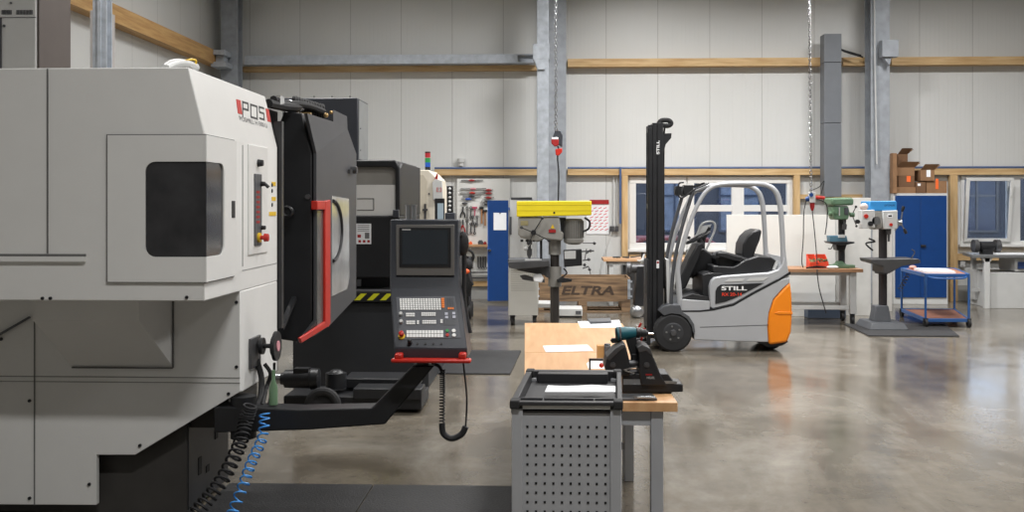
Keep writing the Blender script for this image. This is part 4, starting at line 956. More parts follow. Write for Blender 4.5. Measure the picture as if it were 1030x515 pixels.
# cordless drill standing in the vise
Yd = 5.12
dl = thing('cordless_drill', 'teal and black cordless drill resting upright on the vise', 'drill', Q(636, 372, Yd))
e = MB(); e.rev(Q(619.5, 336, Yd), Q(640, 334.5, Yd), [(0, .03), (.08, .036), (.5, .034), (.9, .028), (1, .024)], n=20); obj('motor_body', e, teal, dl)
e = MB(); e.rev(Q(619, 336, Yd), Q(625, 335.6, Yd), [(0, .026), (.2, .034), (.9, .037), (1, .037)], n=20); e.pp([(629, 340), (640, 339), (641, 346), (641, 356), (641, 360), (635, 360), (632, 350)], Yd - .018, Yd + .018); obj('grip', e, black_pl, dl, .004)
e = MB(); e.rev(Q(640, 334.5, Yd), Q(652, 335.5, Yd), [(0, .027), (.3, .027), (.35, .022), (.8, .02), (1, .012)], n=18); obj('chuck', e, black_pl, dl)
e = MB(); e.cyl(Q(651, 335.5, Yd), Q(657, 336, Yd), .004, n=8); obj('bit', e, chrome, dl)
e = MB(); e.pp([(614, 343), (616, 340.5), (624, 341), (624, 344), (616, 345.5)], Yd - .01, Yd + .02); obj('belt_hook', e, black_pl, dl)
e = MB(); e.pp([(635, 356), (641.5, 356), (642, 366), (635, 366)], Yd - .03, Yd + .03); obj('battery', e, black_pl, dl, .004)
# pliers with red handles in the jaws
pr = thing('pliers', 'red-handled pliers standing in the vise beside the drill chuck', 'pliers', Q(641, 352, Yd + .06))
e = MB(); e.tube(smooth([Q(641, 350, Yd + .06), Q(639, 343, Yd + .06), Q(640.5, 334, Yd + .06), Q(645, 325, Yd + .06)]), .006); e.tube(smooth([Q(643, 350, Yd + .06), Q(645, 342, Yd + .06), Q(646.5, 336, Yd + .06), Q(648.5, 330, Yd + .06)]), .006); obj('grip', e, red_pl, pr)
e = MB(); e.pp([(638.5, 349), (643.5, 349), (645, 358), (637, 360)], Yd + .05, Yd + .07); obj('jaw', e, mat('copper tool', srgb(190, 120, 80), .5), pr)

# ================================================================= TOOL TROLLEY (foreground)
ZC = 0.965
F1, F2, R1, R2 = QZ(513, 404, ZC), QZ(626, 404, ZC), QZ(532, 371.5, ZC), QZ(622.8, 371.5, ZC)
tr = thing('tool_trolley', 'grey perforated tool trolley with black tray top in the foreground', 'trolley', Vector(((F1.x + F2.x) / 2, (F1.y + R1.y) / 2, 0)))
sh = (R1.x - F1.x)
def LT(u, v, z):   # local trolley coords u across 0..1, v depth 0..1
    return Vector((F1.x + (F2.x - F1.x) * u + ((R1.x + R2.x) / 2 - (F1.x + F2.x) / 2) * v, F1.y + (R1.y - F1.y) * v, z))
def LB(e, u0, u1, v0, v1, z0, z1, mi=0): e.prism([LT(u0, v0, z0), LT(u1, v0, z0), LT(u1, v1, z0), LT(u0, v1, z0)], (0, 0, z1 - z0), mi)
e = MB()
LB(e, 0, 1, 0, .04, ZC - .016, ZC); LB(e, .06, .95, .03, .05, ZC - .05, ZC - .012); LB(e, 0, 1, .94, 1, ZC - .055, ZC); LB(e, 0, .06, .05, .94, ZC - .055, ZC); LB(e, .95, 1, .05, .94, ZC - .055, ZC); LB(e, .06, .95, .05, .94, ZC - .055, ZC - .045)
LB(e, .06, .95, .17, .19, ZC - .045, ZC - .01)
for u in (.27, .735): LB(e, u, u + .015, .05, .17, ZC - .045, ZC - .01)
LB(e, .13, .86, .86, .94, ZC - .045, ZC - .002)
obj('tray', e, mat('tray plastic', srgb(44, 44, 47), .5, var=.08), tr, .004)
e = MB()
for u, v in ((0, 0), (.92, 0), (0, .92), (.92, .92)): LB(e, u - .004, u + .084, v - .003, v + .083, ZC - .03, ZC + .005)
obj('corner_cap', e, rubber, tr, .006)
body = cgrey
e = MB()
for u, v in ((.01, .02), (.89, .02), (.01, .92), (.89, .92)): LB(e, u, u + .10, v, v + .07, .1, ZC - .031)
obj('corner_post', e, body, tr, .004)
e = MB(); LB(e, .11, .89, .035, .045, .1, ZC - .04); LB(e, .11, .89, .03, .06, ZC - .04, ZC - .017)
# perforation: small square dark holes in the front sheet (sunk plates)
for i in range(10):
    for j in range(17):
        u = .15 + i * .0775; z = ZC - .105 - j * .0378
        if z < .2: continue
        q0 = LT(u, .0345, z); w = .0045; e.box(q0.x - w, q0.x + w, q0.y - .002, q0.y + .006, z - w, z + w, 1)
obj('front_panel', e, [body, holeb], tr)
e = MB(); LB(e, .11, .89, .012, .036, ZC - .03, ZC - .017); obj('panel_rim', e, lgrey, tr)
e = MB(); LB(e, .025, .035, .09, .92, .12, ZC - .06); LB(e, .965, .975, .09, .92, .12, ZC - .06); LB(e, .14, .86, .95, .96, .12, ZC - .06); LB(e, .03, .97, .06, .95, .12, .14); obj('side_panel', e, body, tr)
e = MB()
for u, v in ((.07, .08), (.93, .08), (.07, .92), (.93, .92)):
    c = LT(u, v, .05); e.cyl(c - Vector((.015, 0, 0)), c + Vector((.015, 0, 0)), .05, n=20); e.box(c.x - .022, c.x + .022, c.y - .02, c.y + .02, .05, .11)
obj('castor', e, rubber, tr)
e = MB(); zpp = ZC - .008
e.prism([QZ(548, 394.5, zpp), QZ(619, 394.5, zpp), QZ(619, 389, zpp), QZ(596, 387.5, zpp), QZ(570, 388.8, zpp), QZ(551, 388, zpp)], (0, 0, .002)); one('paper_sheet', e, paper, 'white paper lying in the black tray of the tool trolley', 'paper')

# ================================================================= FORKLIFT
YF = 11.9; FW = 1.08
fl = thing('forklift', 'silver and orange electric forklift with black mast in mid hall', 'forklift', Vector((Q(722, 350, YF + .5).x, YF + .54, 0)))
def fp(name, pts, m_, y0=0, y1=FW, parent=None, bev=.01, lab=None): e = MB(); e.pp(pts, YF + y0, YF + y1) if False else e.prism([Q(a, b_, YF) + Vector((0, y0, 0)) for a, b_ in pts], (0, y1 - y0, 0)); return obj(name, e, m_, parent or fl, bev, label=lab)
arc = [(677 + 21.5 * math.cos(math.radians(a)), 334.8 - 21.5 * math.sin(math.radians(a))) for a in (-12, 10, 30, 50, 68, 85, 100)]
fp('chassis', [(698, 341.8)] + arc[1:] + [(674, 309), (680, 311.5), (685, 313.2), (704, 313), (718, 311.8), (738, 307), (758.5, 295), (782, 282), (794.5, 279), (794.5, 284.5), (787.7, 290), (778, 300.8), (773.4, 314.4), (771.9, 328), (773, 344.2), (735, 343.4)], silver_pl)
fp('counterweight', [(794.7, 283.5), (796.3, 295), (797, 316), (795.9, 334), (792, 344), (784, 345.5), (774, 346.8), (773.4, 344), (772.2, 328), (773.7, 314.6), (778.4, 301), (788, 290.4)], orange_pl, -.005, FW + .005, bev=.025, lab='orange counterweight')
e = MB(); e.prism([Q(a, b_, YF) + Vector((0, -.012, 0)) for a, b_ in ((779, 314.5), (783, 313.2), (797, 313.6), (797.2, 316), (783, 316.2))], (0, .02, 0)); obj('grip_ridge', e, orange_pl, fl, .004)
fp('battery_hood', [(714.2, 308.6), (713.8, 288), (715.5, 282.5), (719, 279.2), (729, 277.5), (774, 274.3), (783, 271.4), (787, 266), (789, 258), (792.6, 268), (795, 282), (782, 281.8), (758.5, 294), (738, 305.8), (729, 308), (717, 310.8)], silver_pl, .01, FW - .01, bev=.012)
fp('hood_inlay', [(719.5, 305.8), (719.8, 293), (721.5, 289), (725, 286.3), (745, 285.6), (768.5, 284.6), (757, 291), (740, 299.6), (730, 303.6)], black_pl, .004, .02, bev=.001)
fp('hood_slot', [(729, 283.6), (733, 281), (749, 280.4), (747, 283)], lgrey, .004, .02, bev=.001); fp('hood_slot', [(751, 282.8), (754, 280.2), (773, 279), (768, 282.4)], lgrey, .004, .02, bev=.001)
fp('body_seam', [(704, 328.8), (773, 326.6), (773, 327.2), (704, 329.5)], anth, -.002, .01, bev=0)
text('lettering', 'STILL', Q(725.6, 291.8, YF) + Vector((0, .003, 0)), (1, 0, 0), (0, 0, 1), .046, text_w, fl, .001, width=.3, bold=.03)
text('model_lettering', 'RX 20-14', Q(726, 297.6, YF) + Vector((0, .003, 0)), (1, 0, 0), (0, 0, 1), .038, text_r, fl, .001, width=.235, bold=.02)
fp('hood_gap', [(685, 312.4), (704, 312.2), (718, 310.6), (738, 305.6), (758.5, 293.6), (782, 281.4), (795, 273), (795.4, 275.6), (782, 283.4), (758.5, 295.8), (738, 307.6), (718, 312.4), (704, 313.8), (685, 313.8)], black_pl, -.002, .012, bev=0)
fp('floor_plate', [(685, 312.8), (685.5, 301), (714, 303), (714.2, 311.5), (704, 312.6)], silver_pl, .01, FW - .01, bev=.005)
fp('floor_mat', [(685.5, 300), (697, 296), (713.5, 299), (713.5, 302.8), (686, 300.9)], rubber, .03, FW - .03, bev=.004)
fp('battery_side', [(708, 302), (708, 277), (716, 275), (728, 275), (728, 282), (716, 290), (714.5, 302.5)], black_pl, .1, FW - .1, bev=.01)
# mudguard and front chassis
fp('mudguard', [(663, 313), (667, 308.5), (674, 306.5), (684, 307), (686, 313.5), (693, 318), (698, 326), (699, 334)] + [(677 + 19.8 * math.cos(math.radians(a)), 334.8 - 19.8 * math.sin(math.radians(a))) for a in (0, 20, 45, 70, 95, 118)], anth, -.02, .2, bev=.004)
fp('mudguard', [(663, 313), (667, 308.5), (674, 306.5), (684, 307), (686, 313.5), (693, 318), (698, 326), (699, 334)] + [(677 + 19.8 * math.cos(math.radians(a)), 334.8 - 19.8 * math.sin(math.radians(a))) for a in (0, 20, 45, 70, 95, 118)], anth, FW - .2, FW + .02, bev=.004)
fp('axle_block', [(668, 340), (668, 312), (684, 312), (698, 320), (698, 341)], black_pl, .22, FW - .22, bev=.01)
# wheels
cW = Q(677, 334.8, YF); rW = cW.z
def wheel(y, R, cx, w=.17, big=True):
    e = MB(); c = Vector((cx, y, R)); e.rev(c, c + Vector((0, w, 0)), [(0, R * .62), (.0, R * .9), (.12, R), (.88, R), (1, R * .9), (1, R * .62)], n=36)
    t = obj('wheel', e, rubber, fl)
    if big:
        for k in range(24):
            a = 2 * PI * k / 24; 
        e = MB()
        for k in range(26):
            a = 2 * PI * k / 26; d = Vector((math.cos(a), 0, math.sin(a))); p = c + d * (R - .008) + Vector((0, .02, 0)); tt_ = Vector((-d.z, 0, d.x)); e.prism([p - tt_ * .014, p + tt_ * .014, p + tt_ * .014 + d * .008, p - tt_ * .014 + d * .008], (0, w - .04, 0))
        obj('tread', e, mat('tread rubber', srgb(52, 52, 54), .8), t)
        e = MB(); e.rev(c + Vector((0, -.006, 0)), c + Vector((0, .05, 0)), [(0, R * .42), (.05, R * .52), (.2, R * .58), (1, R * .62)], n=28); obj('rim', e, mat('rim grey', srgb(62, 63, 66), .4, .3), t)
        e = MB(); e.rev(c + Vector((0, -.03, 0)), c, [(0, .03), (.6, .04), (1, .045)], n=16)
        obj('hub', e, dsteel, t)
        e = MB()
        for k in range(5): a = 2 * PI * k / 5 + .5; p = c + Vector((math.cos(a), 0, math.sin(a))) * R * .36; e.cyl(p + Vector((0, -.014, 0)), p, .012, n=8)
        obj('wheel_nut', e, steel, t)
wheel(YF - .02, rW, cW.x); wheel(YF + FW - .15, rW, cW.x)
cr_ = Q(784, 341, YF); wheel(YF + .25, .16, cr_.x - .04, .14, False); wheel(YF + FW - .39, .16, cr_.x - .04, .14, False)
fp('rear_underbody', [(760, 343.5), (793, 342), (794, 345), (788, 348.5), (774, 350), (768, 347)], black_pl, .06, .22, bev=.004)
# overhead guard tubes: near and far
def gtube(name, pts, r, yo, m_, ratio=1.0):
    e = MB(); P = smooth([Q(a, b_, YF) + Vector((0, yo, 0)) for a, b_ in pts], 6); e.tube(P, r, 12); o = obj(name, e, m_, fl); return o
gp = [(685, 312), (683.5, 290), (682.5, 270), (688, 245), (695.5, 222), (704, 203), (712, 191.5), (723, 186), (742, 184.6), (765, 185), (775, 187.5), (782, 194), (785.5, 206), (787.3, 225), (788.5, 250), (790, 272)]
rad = [.035, .033, .03, .027, .025, .025, .025, .026, .027, .028, .03, .033, .033, .031, .03, .04]
def guard(yo):
    P = [Q(a, b_, YF) + Vector((0, yo, 0)) for a, b_ in gp]; SP = smooth(P, 5); R = []
    for i in range(len(P) - 1):
        for j in range(5): R.append(rad[i] * (1 - j / 5) + rad[i + 1] * j / 5)
    R.append(rad[-1]); e = MB(); e.tube(SP, R, 14); obj('overhead_guard', e, silver_pl, fl)
guard(.05); guard(FW - .06)
e = MB()
P = [Q(a, b_, YF) for a, b_ in ((712, 191.5), (730, 185.5), (748, 184.6), (766, 185))]
for p in P: e.bar(p + Vector((0, .06, -.0)), p + Vector((0, FW - .06, -.0)), .04, .025)
for k in range(6): p = Q(728, 185, YF) + Vector((0, .15 + k * .15, .0)); q_ = Q(768, 185.4, YF) + Vector((0, .15 + k * .15, 0)); e.bar(p, q_, .012, .03)
obj('roof_bars', e, anth, fl)
gtube('front_strut', [(676, 312), (677, 290), (680, 262), (687, 230), (696, 200), (699, 190)], .022, .12, anth)
gtube('front_strut', [(676, 312), (677, 290), (680, 262), (687, 230), (696, 200), (699, 190)], .022, FW - .14, anth)
# work lamps / mirror at the front of the roof
e = MB()
for yo in (.1, FW - .25):
    c = Q(693, 191, YF) + Vector((0, yo, 0)); e.box(c.x - .05, c.x + .07, c.y, c.y + .12, c.z - .06, c.z + .06); e.cyl(c + Vector((-.06, .06, 0)), c + Vector((-.02, .06, 0)), .055, n=16)
obj('work_lamp', e, black_pl, fl, .006)
e = MB(); c = Q(690, 191, YF); e.tube(smooth([c + Vector((-.02, .04, .09)), c + Vector((-.08, .04, .07)), c + Vector((-.085, .04, -.06)), c + Vector((-.03, .04, -.09)), c + Vector((.1, .04, -.0)), c + Vector((.28, .05, .08))]), .01); e.bar(c + Vector((.05, .2, .02)), c + Vector((.25, .2, .08)), .03, .03); obj('lamp_bracket', e, black_pl, fl)
# seat
e = MB(); e.prism([Q(a, b_, YF) + Vector((0, .28, 0)) for a, b_ in ((751, 258), (752, 247), (756, 239), (762, 233.5), (769, 231), (771.6, 233), (769.5, 242), (766, 251), (762, 262), (756, 265))], (0, .5, 0)); seat = obj('seat_backrest', e, black_pl, fl, .03)
e = MB(); e.prism([Q(a, b_, YF) + Vector((0, .26, 0)) for a, b_ in ((724, 262), (726, 257), (736, 255), (752, 259), (762, 260), (766, 270), (750, 272), (727, 271))], (0, .54, 0)); obj('seat_cushion', e, black_pl, fl, .03)
fp('seat_base', [(718, 275), (719, 268), (740, 269), (752, 262), (765, 258), (778, 259), (785, 264), (780, 272), (772, 275), (729, 278)], black_pl, .12, FW - .12, bev=.015)
fp('armrest', [(723, 258), (724, 254.5), (733, 255), (748, 259), (756, 263), (752, 266), (738, 262)], black_pl, .16, .24, bev=.01)
fp('hood_reflector', [(779, 271.5), (782.5, 263), (785, 263.5), (782, 272)], lgrey, .1, .13, bev=.001)
# steering column and wheel
fp('steering_console', [(686, 296), (688, 282), (697, 262), (706, 246), (712, 245), (708, 262), (702, 275), (694, 292)], black_pl, .34, .74, bev=.02)
e = MB(); c = Q(709, 240.5, YF) + Vector((0, .54, 0)); ax = Vector((-.45, 0, .9)).normalized(); e.torus(c, ax, .16, .014, 32, 8); e.rev(c - ax * .12, c, [(0, .04), (1, .03)], n=14)
for k in range(3):
    a = 2 * PI * k / 3; u = ax.orthogonal().normalized(); w = ax.cross(u); e.bar(c, c + (u * math.cos(a) + w * math.sin(a)) * .155, .02, .012)
e.sph(c + Vector((-.12, -.05, 0)), .022); obj('steering_wheel', e, black_pl, fl)
fp('dashboard', [(700, 262), (706, 254), (716, 252), (728, 260), (728, 275), (712, 277), (704, 285)], black_pl, .62, FW - .06, bev=.02)
fp('lever_console', [(712, 262), (713, 240), (716, 236), (719, 240), (718, 262)], black_pl, .7, .8, bev=.01)
gtube('document_frame', [(700, 262), (712, 238), (718, 226.5), (729, 224.5), (731.5, 232), (724, 250), (716, 268)], .014, FW - .2, lgrey)
e = MB(); e.prism([Q(a, b_, YF) + Vector((0, FW - .19, 0)) for a, b_ in ((708, 248), (717, 229), (728, 227), (719, 246), (710, 258))], (0, .01, 0)); obj('document_board', e, lgrey, fl)
e = MB(); e.prism([Q(a, b_, YF) + Vector((0, FW - .24, 0)) for a, b_ in ((716, 245), (724, 229.5), (727, 231), (719, 247))], (0, .03, 0)); obj('terminal', e, black_pl, fl, .005)
fp('front_shield', [(672, 262), (675, 262), (677, 312), (673, 312)], lgrey, .2, FW - .2, bev=.002)
# mast
e = MB()
for yo in (.22, .42):
    for (a, b_) in ((652.6, 655.4), (656.2, 660.2), (661.2, 666.8)):
        p0 = Q(a + 2.2, 124 if a < 656 else 122, YF) ; p1 = Q(b_ + 2.4, 343, YF); e.box(p0.x, p1.x, YF + yo, YF + yo + .1, p1.z + .0, p0.z - (.03 if a < 654 else 0))
    p0 = Q(653, 200, YF); p1 = Q(666, 200, YF); e.box(p0.x + .01, p1.x - .01, YF + yo + .03, YF + yo + .07, Q(660, 343, YF).z, Q(660, 124, YF).z)
for py in (126, 205, 300, 338): p0 = Q(654, py, YF); p1 = Q(666, py, YF); e.box(p0.x, p1.x, YF + .3, YF + .45, p0.z - .06, p0.z)
mast = obj('mast', e, black_pl, fl, .004)
e = MB(); e.cyl(Q(664.5, 330, YF + .45), Q(664.5, 130, YF + .45), .03, n=14); e.cyl(Q(665.5, 330, YF + .5), Q(665.5, 130, YF + .5), .02, n=14); obj('lift_cylinder', e, dsteel, mast)
e = MB(); e.prism([Q(a, b_, YF) + Vector((0, .24, 0)) for a, b_ in ((666, 133), (678, 132.5), (677.6, 137.5), (672, 144), (669.5, 154), (667, 162))], (0, .03, 0)); obj('mast_bracket', e, black_pl, mast)
e = MB(); e.tube(smooth([Q(662, 126, YF + .3), Q(665, 121.5, YF + .3), Q(672, 121, YF + .3), Q(675, 124, YF + .3), Q(672, 126.5, YF + .3), Q(666, 126, YF + .3)]), .03); e.tube(smooth([Q(666, 127, YF + .4), Q(671, 125, YF + .4), Q(668, 134, YF + .4), Q(667.5, 200, YF + .4), Q(668, 290, YF + .4)]), .012); obj('mast_hose', e, rubber, mast)
text('mast_lettering', 'STILL', Q(665.2, 154.3, YF) + Vector((0, .218, 0)), (0, 0, 1), (-1, 0, 0), .034, text_w, mast, .001, sx=1.5, bold=.03)
e = MB(); e.prism([Q(a, b_, YF) + Vector((0, .216, 0)) for a, b_ in ((662.3, 263), (665, 263), (665, 271), (662.3, 271))], (0, .003, 0)); obj('label', e, paper, mast)
e = MB(); e.prism([Q(a, b_, YF) + Vector((0, .214, 0)) for a, b_ in ((662.6, 264), (664.7, 264), (664.7, 266), (662.6, 266))], (0, .003, 0)); obj('label_print', e, red_dk, mast)
# carriage and fork
fp('fork_carriage', [(652.4, 262), (654.6, 262), (654.6, 332), (652.4, 332)], black_pl, .2, .62, bev=.004)
fp('tilt_block', [(652, 268), (654.3, 264), (654.3, 300), (652, 297)], black_pl, .3, .5, bev=.01)
fp('backrest_foot', [(664, 344), (664, 320), (668, 318), (670, 344)], black_pl, .25, FW - .25, bev=.01)
# forks seen end-on: they point away from the frame side, short heel only
e = MB()
for yo in (.2, .5): p = Q(652.6, 343, YF); e.box(p.x - .0, p.x + .04, YF + yo, YF + yo + .11, .05, .6); e.box(p.x - .42, p.x, YF + yo, YF + yo + .11, .05, .085)
obj('fork', e, black_pl, fl, .004)

# ================================================================= YELLOW PILLAR DRILL
YDr = 13.5
yd = thing('pillar_drill', 'grey pillar drill with bright yellow belt cover left of the forklift', 'drill', (Q(558, 330, YDr).x, YDr + .1, 0))
def dp(name, pts, m_, y0, y1, bev=.006, par=None, Y=YDr, lab=None): e = MB(); e.prism([Q(a, b_, Y) + Vector((0, y0, 0)) for a, b_ in pts], (0, y1 - y0, 0)); return obj(name, e, m_, par or yd, bev, label=lab)
dp('belt_cover', [(520, 202.5), (594.5, 202), (594.5, 216.5), (520, 218)], yellow_pl, -.15, .25, .012, lab='bright yellow belt cover')
e = MB(); e.pb(520, 594.5, 206.2, 206.8, YDr - .153, YDr - .149); e.pb(520, 594.5, 211.6, 212.2, YDr - .153, YDr - .149); obj('cover_crease', e, mat('crease yellow', srgb(215, 190, 30), .5), yd)
e = MB(); c = Q(557.5, 214, YDr - .15); e.sph(c, .014); obj('cover_knob', e, black_pl, yd)
dp('head', [(521.5, 218), (563, 218), (563, 232), (567, 234), (566, 242), (554, 241), (548, 240), (541, 243), (524, 239), (521.5, 236)], mgrey, -.12, .14, .02)
dp('head_badge', [(524, 222), (531.5, 222), (531.5, 226.5), (524, 226.5)], mat('brass plate', srgb(170, 160, 120), .4, .4), -.126, -.118, .001)
dp('warning_triangle', [(556, 225.5), (557.8, 229.5), (553.8, 229.5)], yellow_lab, -.128, -.12, 0)
dp('switch_box', [(552, 230.5), (559, 230.5), (559, 233.8), (552, 233.8)], red_dk, -.135, -.12, .002)
e = MB(); a0 = YDr - .12
for px in (525, 530, 537, 541): c = Q(px, 241, YDr - .02); e.cyl(c, c + Vector((0, 0, -.03)), .02, n=10)
obj('stud', e, black_pl, yd)
e = MB(); c = Q(536.5, 234, YDr - .18); e.cyl(c, c + Vector((0, .07, 0)), .035, n=16)
for (px, py) in ((545.5, 219.5), (524.5, 229), (532, 245), (552, 242)):
    p = Q(px, py, YDr - .2); e.bar(c + Vector((0, .0, 0)), p, .012, .012); e.sph(p, .02)
obj('feed_handle', e, black_pl, yd)
e = MB(); e.rev(Q(532.5, 240, YDr + .0), Q(532.5, 260, YDr), [(0, .04), (.3, .035), (.32, .022), (.5, .022), (.52, .036), (.8, .034), (1, .012)], n=16); obj('spindle', e, dsteel, yd)
e = MB(); e.cyl(Q(532.5, 259.5, YDr), Q(532.5, 262.5, YDr), .008, n=8); obj('drill_bit', e, steel, yd)
e = MB(); e.sph(Q(529, 250, YDr - .05), .03); e.bar(Q(529, 250, YDr - .05), Q(534, 245, YDr - .05), .01, .01); obj('depth_stop', e, lgrey, yd)
dp('head_hanger', [(543, 241), (545.5, 241), (545.5, 261), (543, 261)], black_pl, .02, .08, .004)
e = MB(); e.cyl(Q(558, 240, YDr + .1), Q(558, 256, YDr + .1), .085, n=24); obj('head_sleeve', e, mgrey, yd)
e = MB(); e.cyl((Q(558, 300, YDr + .1).x, YDr + .1, .04), Q(558, 222, YDr + .1), .062, n=24); obj('column', e, mat('column steel', srgb(70, 66, 64), .4, .5), yd)
e = MB(); e.cyl(Q(558, 268, YDr + .1), Q(558, 288, YDr + .1), .09, n=24); obj('table_bracket', e, mgrey, yd)
dp('table_arm', [(520, 269), (553, 266), (553, 281), (547, 277), (535, 275), (520, 272)], dsteel, .02, .18, .01)
dp('table', [(511.5, 262.5), (553, 261), (553, 267), (520, 270), (512.5, 268.5)], dsteel, -.2, .26, .008)
e = MB(); e.box(Q(528, 262, YDr).x, Q(545, 262, YDr).x, YDr - .1, YDr + .1, Q(536, 262.3, YDr).z + .001, Q(536, 260.6, YDr).z); obj('table_insert', e, lgrey, yd, .004)
# motor with fins
e = MB(); c0 = Q(577, 220, YDr + .05); c1 = Q(577, 246, YDr + .05); e.rev(c0, c1, [(0, .10), (.05, .125), (.75, .125), (.8, .14), (.92, .13), (1, .07)], n=28)
mt = obj('motor', e, mgrey, yd)
e = MB()
for k in range(28):
    a = 2 * PI * k / 28; d = Vector((math.cos(a), math.sin(a), 0)); e.bar(c0 + d * .135 + Vector((0, 0, -.03)), c1 + d * .135 + Vector((0, 0, .09)), .008, .02)
obj('fin', e, mat('fin shade', srgb(112, 110, 106), .5), mt)
dp('motor_plate', [(563, 219), (569, 219), (569, 240), (565, 240)], black_pl, .0, .12, .004)
dp('terminal_box', [(566.5, 251.5), (585, 250.5), (585.5, 267), (567.5, 268.5)], black_pl, -.05, .08, .008)
dp('terminal_label', [(567.5, 252.5), (579, 252), (579, 260), (567.8, 260.2)], lgrey, -.055, -.048, .001)
e = MB(); e.tube(smooth([Q(588, 219, YDr - .02), Q(593, 223, YDr - .02), Q(592, 230, YDr - .02), Q(586, 233, YDr - .02)]), .014); e.tube(smooth([Q(567, 270, YDr), Q(570, 275, YDr), Q(562, 281, YDr)]), .01); obj('cable', e, rubber, yd)
e = MB()
for (a, b_, c, d, r_) in ((586, 244.5, 599, 244.7, .01), (585, 253, 597.5, 252.3, .018), (586, 262, 594, 261, .016), (590, 250, 588, 262, .012), (586, 270, 592, 268, .016), (592, 268, 594, 276, .01), (593, 252, 590, 255, .02)):
    e.bar(Q(a, b_, YDr), Q(c, d, YDr), r_, r_)
for px, py in ((598, 244.7), (594, 252.3), (592, 261), (588, 266.5), (593, 271)): e.sph(Q(px, py, YDr), .022)
obj('clamp_screw', e, dsteel, yd)
dp('crank', [(560, 281), (566, 279), (575, 280.5), (575, 283), (566, 284), (561, 284)], black_pl, -.05, .0, .004)
dp('coolant_hose', [(523, 277), (528, 276), (540, 279.5), (548, 280), (548, 284), (536, 282.5), (526, 281)], dsteel, -.08, -.03, .006)
dp('rag', [(536, 276), (544, 275), (547, 279), (545, 284), (537, 283)], paper, -.1, -.02, .015)
e = MB(); x = Q(558, 300, YDr).x; e.box(x - .28, x + .28, YDr - .3, YDr + .35, 0, .06); obj('foot', e, mgrey, yd, .01)

# ================================================================= BACK WALL LEFT: tool wall, locker, carts
Yw = 18.44
tb = thing('tool_board', 'white pegboard wall panel left of the blue locker door', 'board', (Q(480, 200, Yw).x, Yw, Q(480, 278, Yw).z))
e = MB(); e.pb(459.5, 513, 179.5, 279, Yw, Yw + .03); obj('panel', e, board_w, tb, .004)
e = MB(); e.pb(466, 508, 246, 248.5, Yw - .22, Yw); obj('shelf', e, beechX, tb, .003)
e = MB(); e.pb(472, 513, 283, 288, Yw - .02, Yw + .05); one('timber_rail', e, pine, 'short pine rail low under the tool board', 'rail')
def clamp(x0, x1, y, cx, col, lab, r_=.007):
    t = thing('bar_clamp', lab, 'clamp', Q((x0 + x1) / 2, y, Yw - .03), 'clamps on the tool board')
    e = MB(); e.bar(Q(x0, y, Yw - .03), Q(x1, y - .3, Yw - .03), .02, r_ * 2); obj('bar', e, dsteel, t)
    e = MB(); e.rev(Q(cx - 3, y, Yw - .035), Q(cx + 3, y, Yw - .035), [(0, .01), (.3, .018), (.5, .022), (.7, .018), (1, .01)], n=12); obj('grip', e, col, t)
clamp(464, 486, 181.5, 474.5, red_dk, 'dark red bar clamp, topmost on the tool board')
clamp(463, 489, 190, 476, mat('pinkish grip', srgb(200, 130, 140), .5), 'long pink-gripped clamp, second from the top on the tool board')
clamp(462.5, 488, 194, 475, red_pl, 'bright red bar clamp, third from the top of the tool board')
clamp(465.5, 484, 197.2, 474.5, anth_d, 'dark bar clamp directly under the bright red one', .006)
clamp(464, 479, 200.3, 471, blue_k, 'short blue-gripped clamp, lowest of the left clamps', .005)
clamp(486, 496, 191.2, 491.5, red_dk, 'short clamp at the right of the tool board, topmost one', .004)
clamp(487, 495.5, 194.5, 491.5, red_dk, 'short red clamp at the right of the board, second down', .005)
clamp(486.5, 497, 198.8, 491.3, red_dk, 'short red clamp just above the blue locker door', .005)
clamp(484, 494, 202.2, 490.5, dsteel, 'small grey clamp touching the top of the locker door', .005)
clamp(483.5, 491, 205.3, 490, dsteel, 'lowest short grey clamp beside the locker door', .005)
clamp(465, 470, 204.5, 467.5, anth, 'tiny dark ring clamp below the left clamps', .006)
def htool(kind, px, y0, y1, lab):
    t = thing(kind, lab, kind.replace('_', ' '), Q(px, y1, Yw - .03), 'hand tools hanging on the tool board'); s_ = .018
    if kind == 'hammer':
        e = MB(); e.bar(Q(px, y0 + 1.5, Yw - .03), Q(px, y1, Yw - .03), .028, .028); obj('handle', e, wood_h, t)
        e = MB(); e.pp([(px - 2.4, y0), (px + 2, y0), (px + 2, y0 + 2), (px - 1.2, y0 + 2), (px - 2.8, y0 + 3)], Yw - .06, Yw - .01); obj('head', e, black_pl, t, .004)
    elif kind == 'pliers':
        e = MB(); e.pp([(px - .9, y0), (px + .9, y0), (px + .9, y0 + (y1 - y0) * .4), (px - .9, y0 + (y1 - y0) * .4)], Yw - .04, Yw - .02); obj('jaw', e, dsteel, t)
        e = MB(); m = y0 + (y1 - y0) * .38; e.tube(smooth([Q(px, m, Yw - .03), Q(px - 1.8, (m + y1) / 2, Yw - .03), Q(px - 2.2, y1, Yw - .03)]), .013); e.tube(smooth([Q(px, m, Yw - .03), Q(px + 1.8, (m + y1) / 2, Yw - .03), Q(px + 2.2, y1, Yw - .03)]), .013); obj('handle', e, red_dk if y0 > 215 else black_pl, t)
    else:
        e = MB(); e.pp([(px - .5, y0 + 1.5), (px + .5, y0 + 1.5), (px + .6, y1 - 1.5), (px - .6, y1 - 1.5)], Yw - .04, Yw - .022); obj('shank', e, dsteel, t)
        e = MB(); e.torus(Q(px, y0 + 1, Yw - .03), (0, 1, 0), .02, .008, 14, 6); e.torus(Q(px, y1 - 1, Yw - .03), (0, 1, 0), .018, .008, 14, 6); obj('jaw', e, dsteel, t)
wood_h = mat('hammer handle', srgb(170, 120, 80), .6)
htool('pliers', 465.5, 208, 219, 'black pliers at the upper left of the tool board')
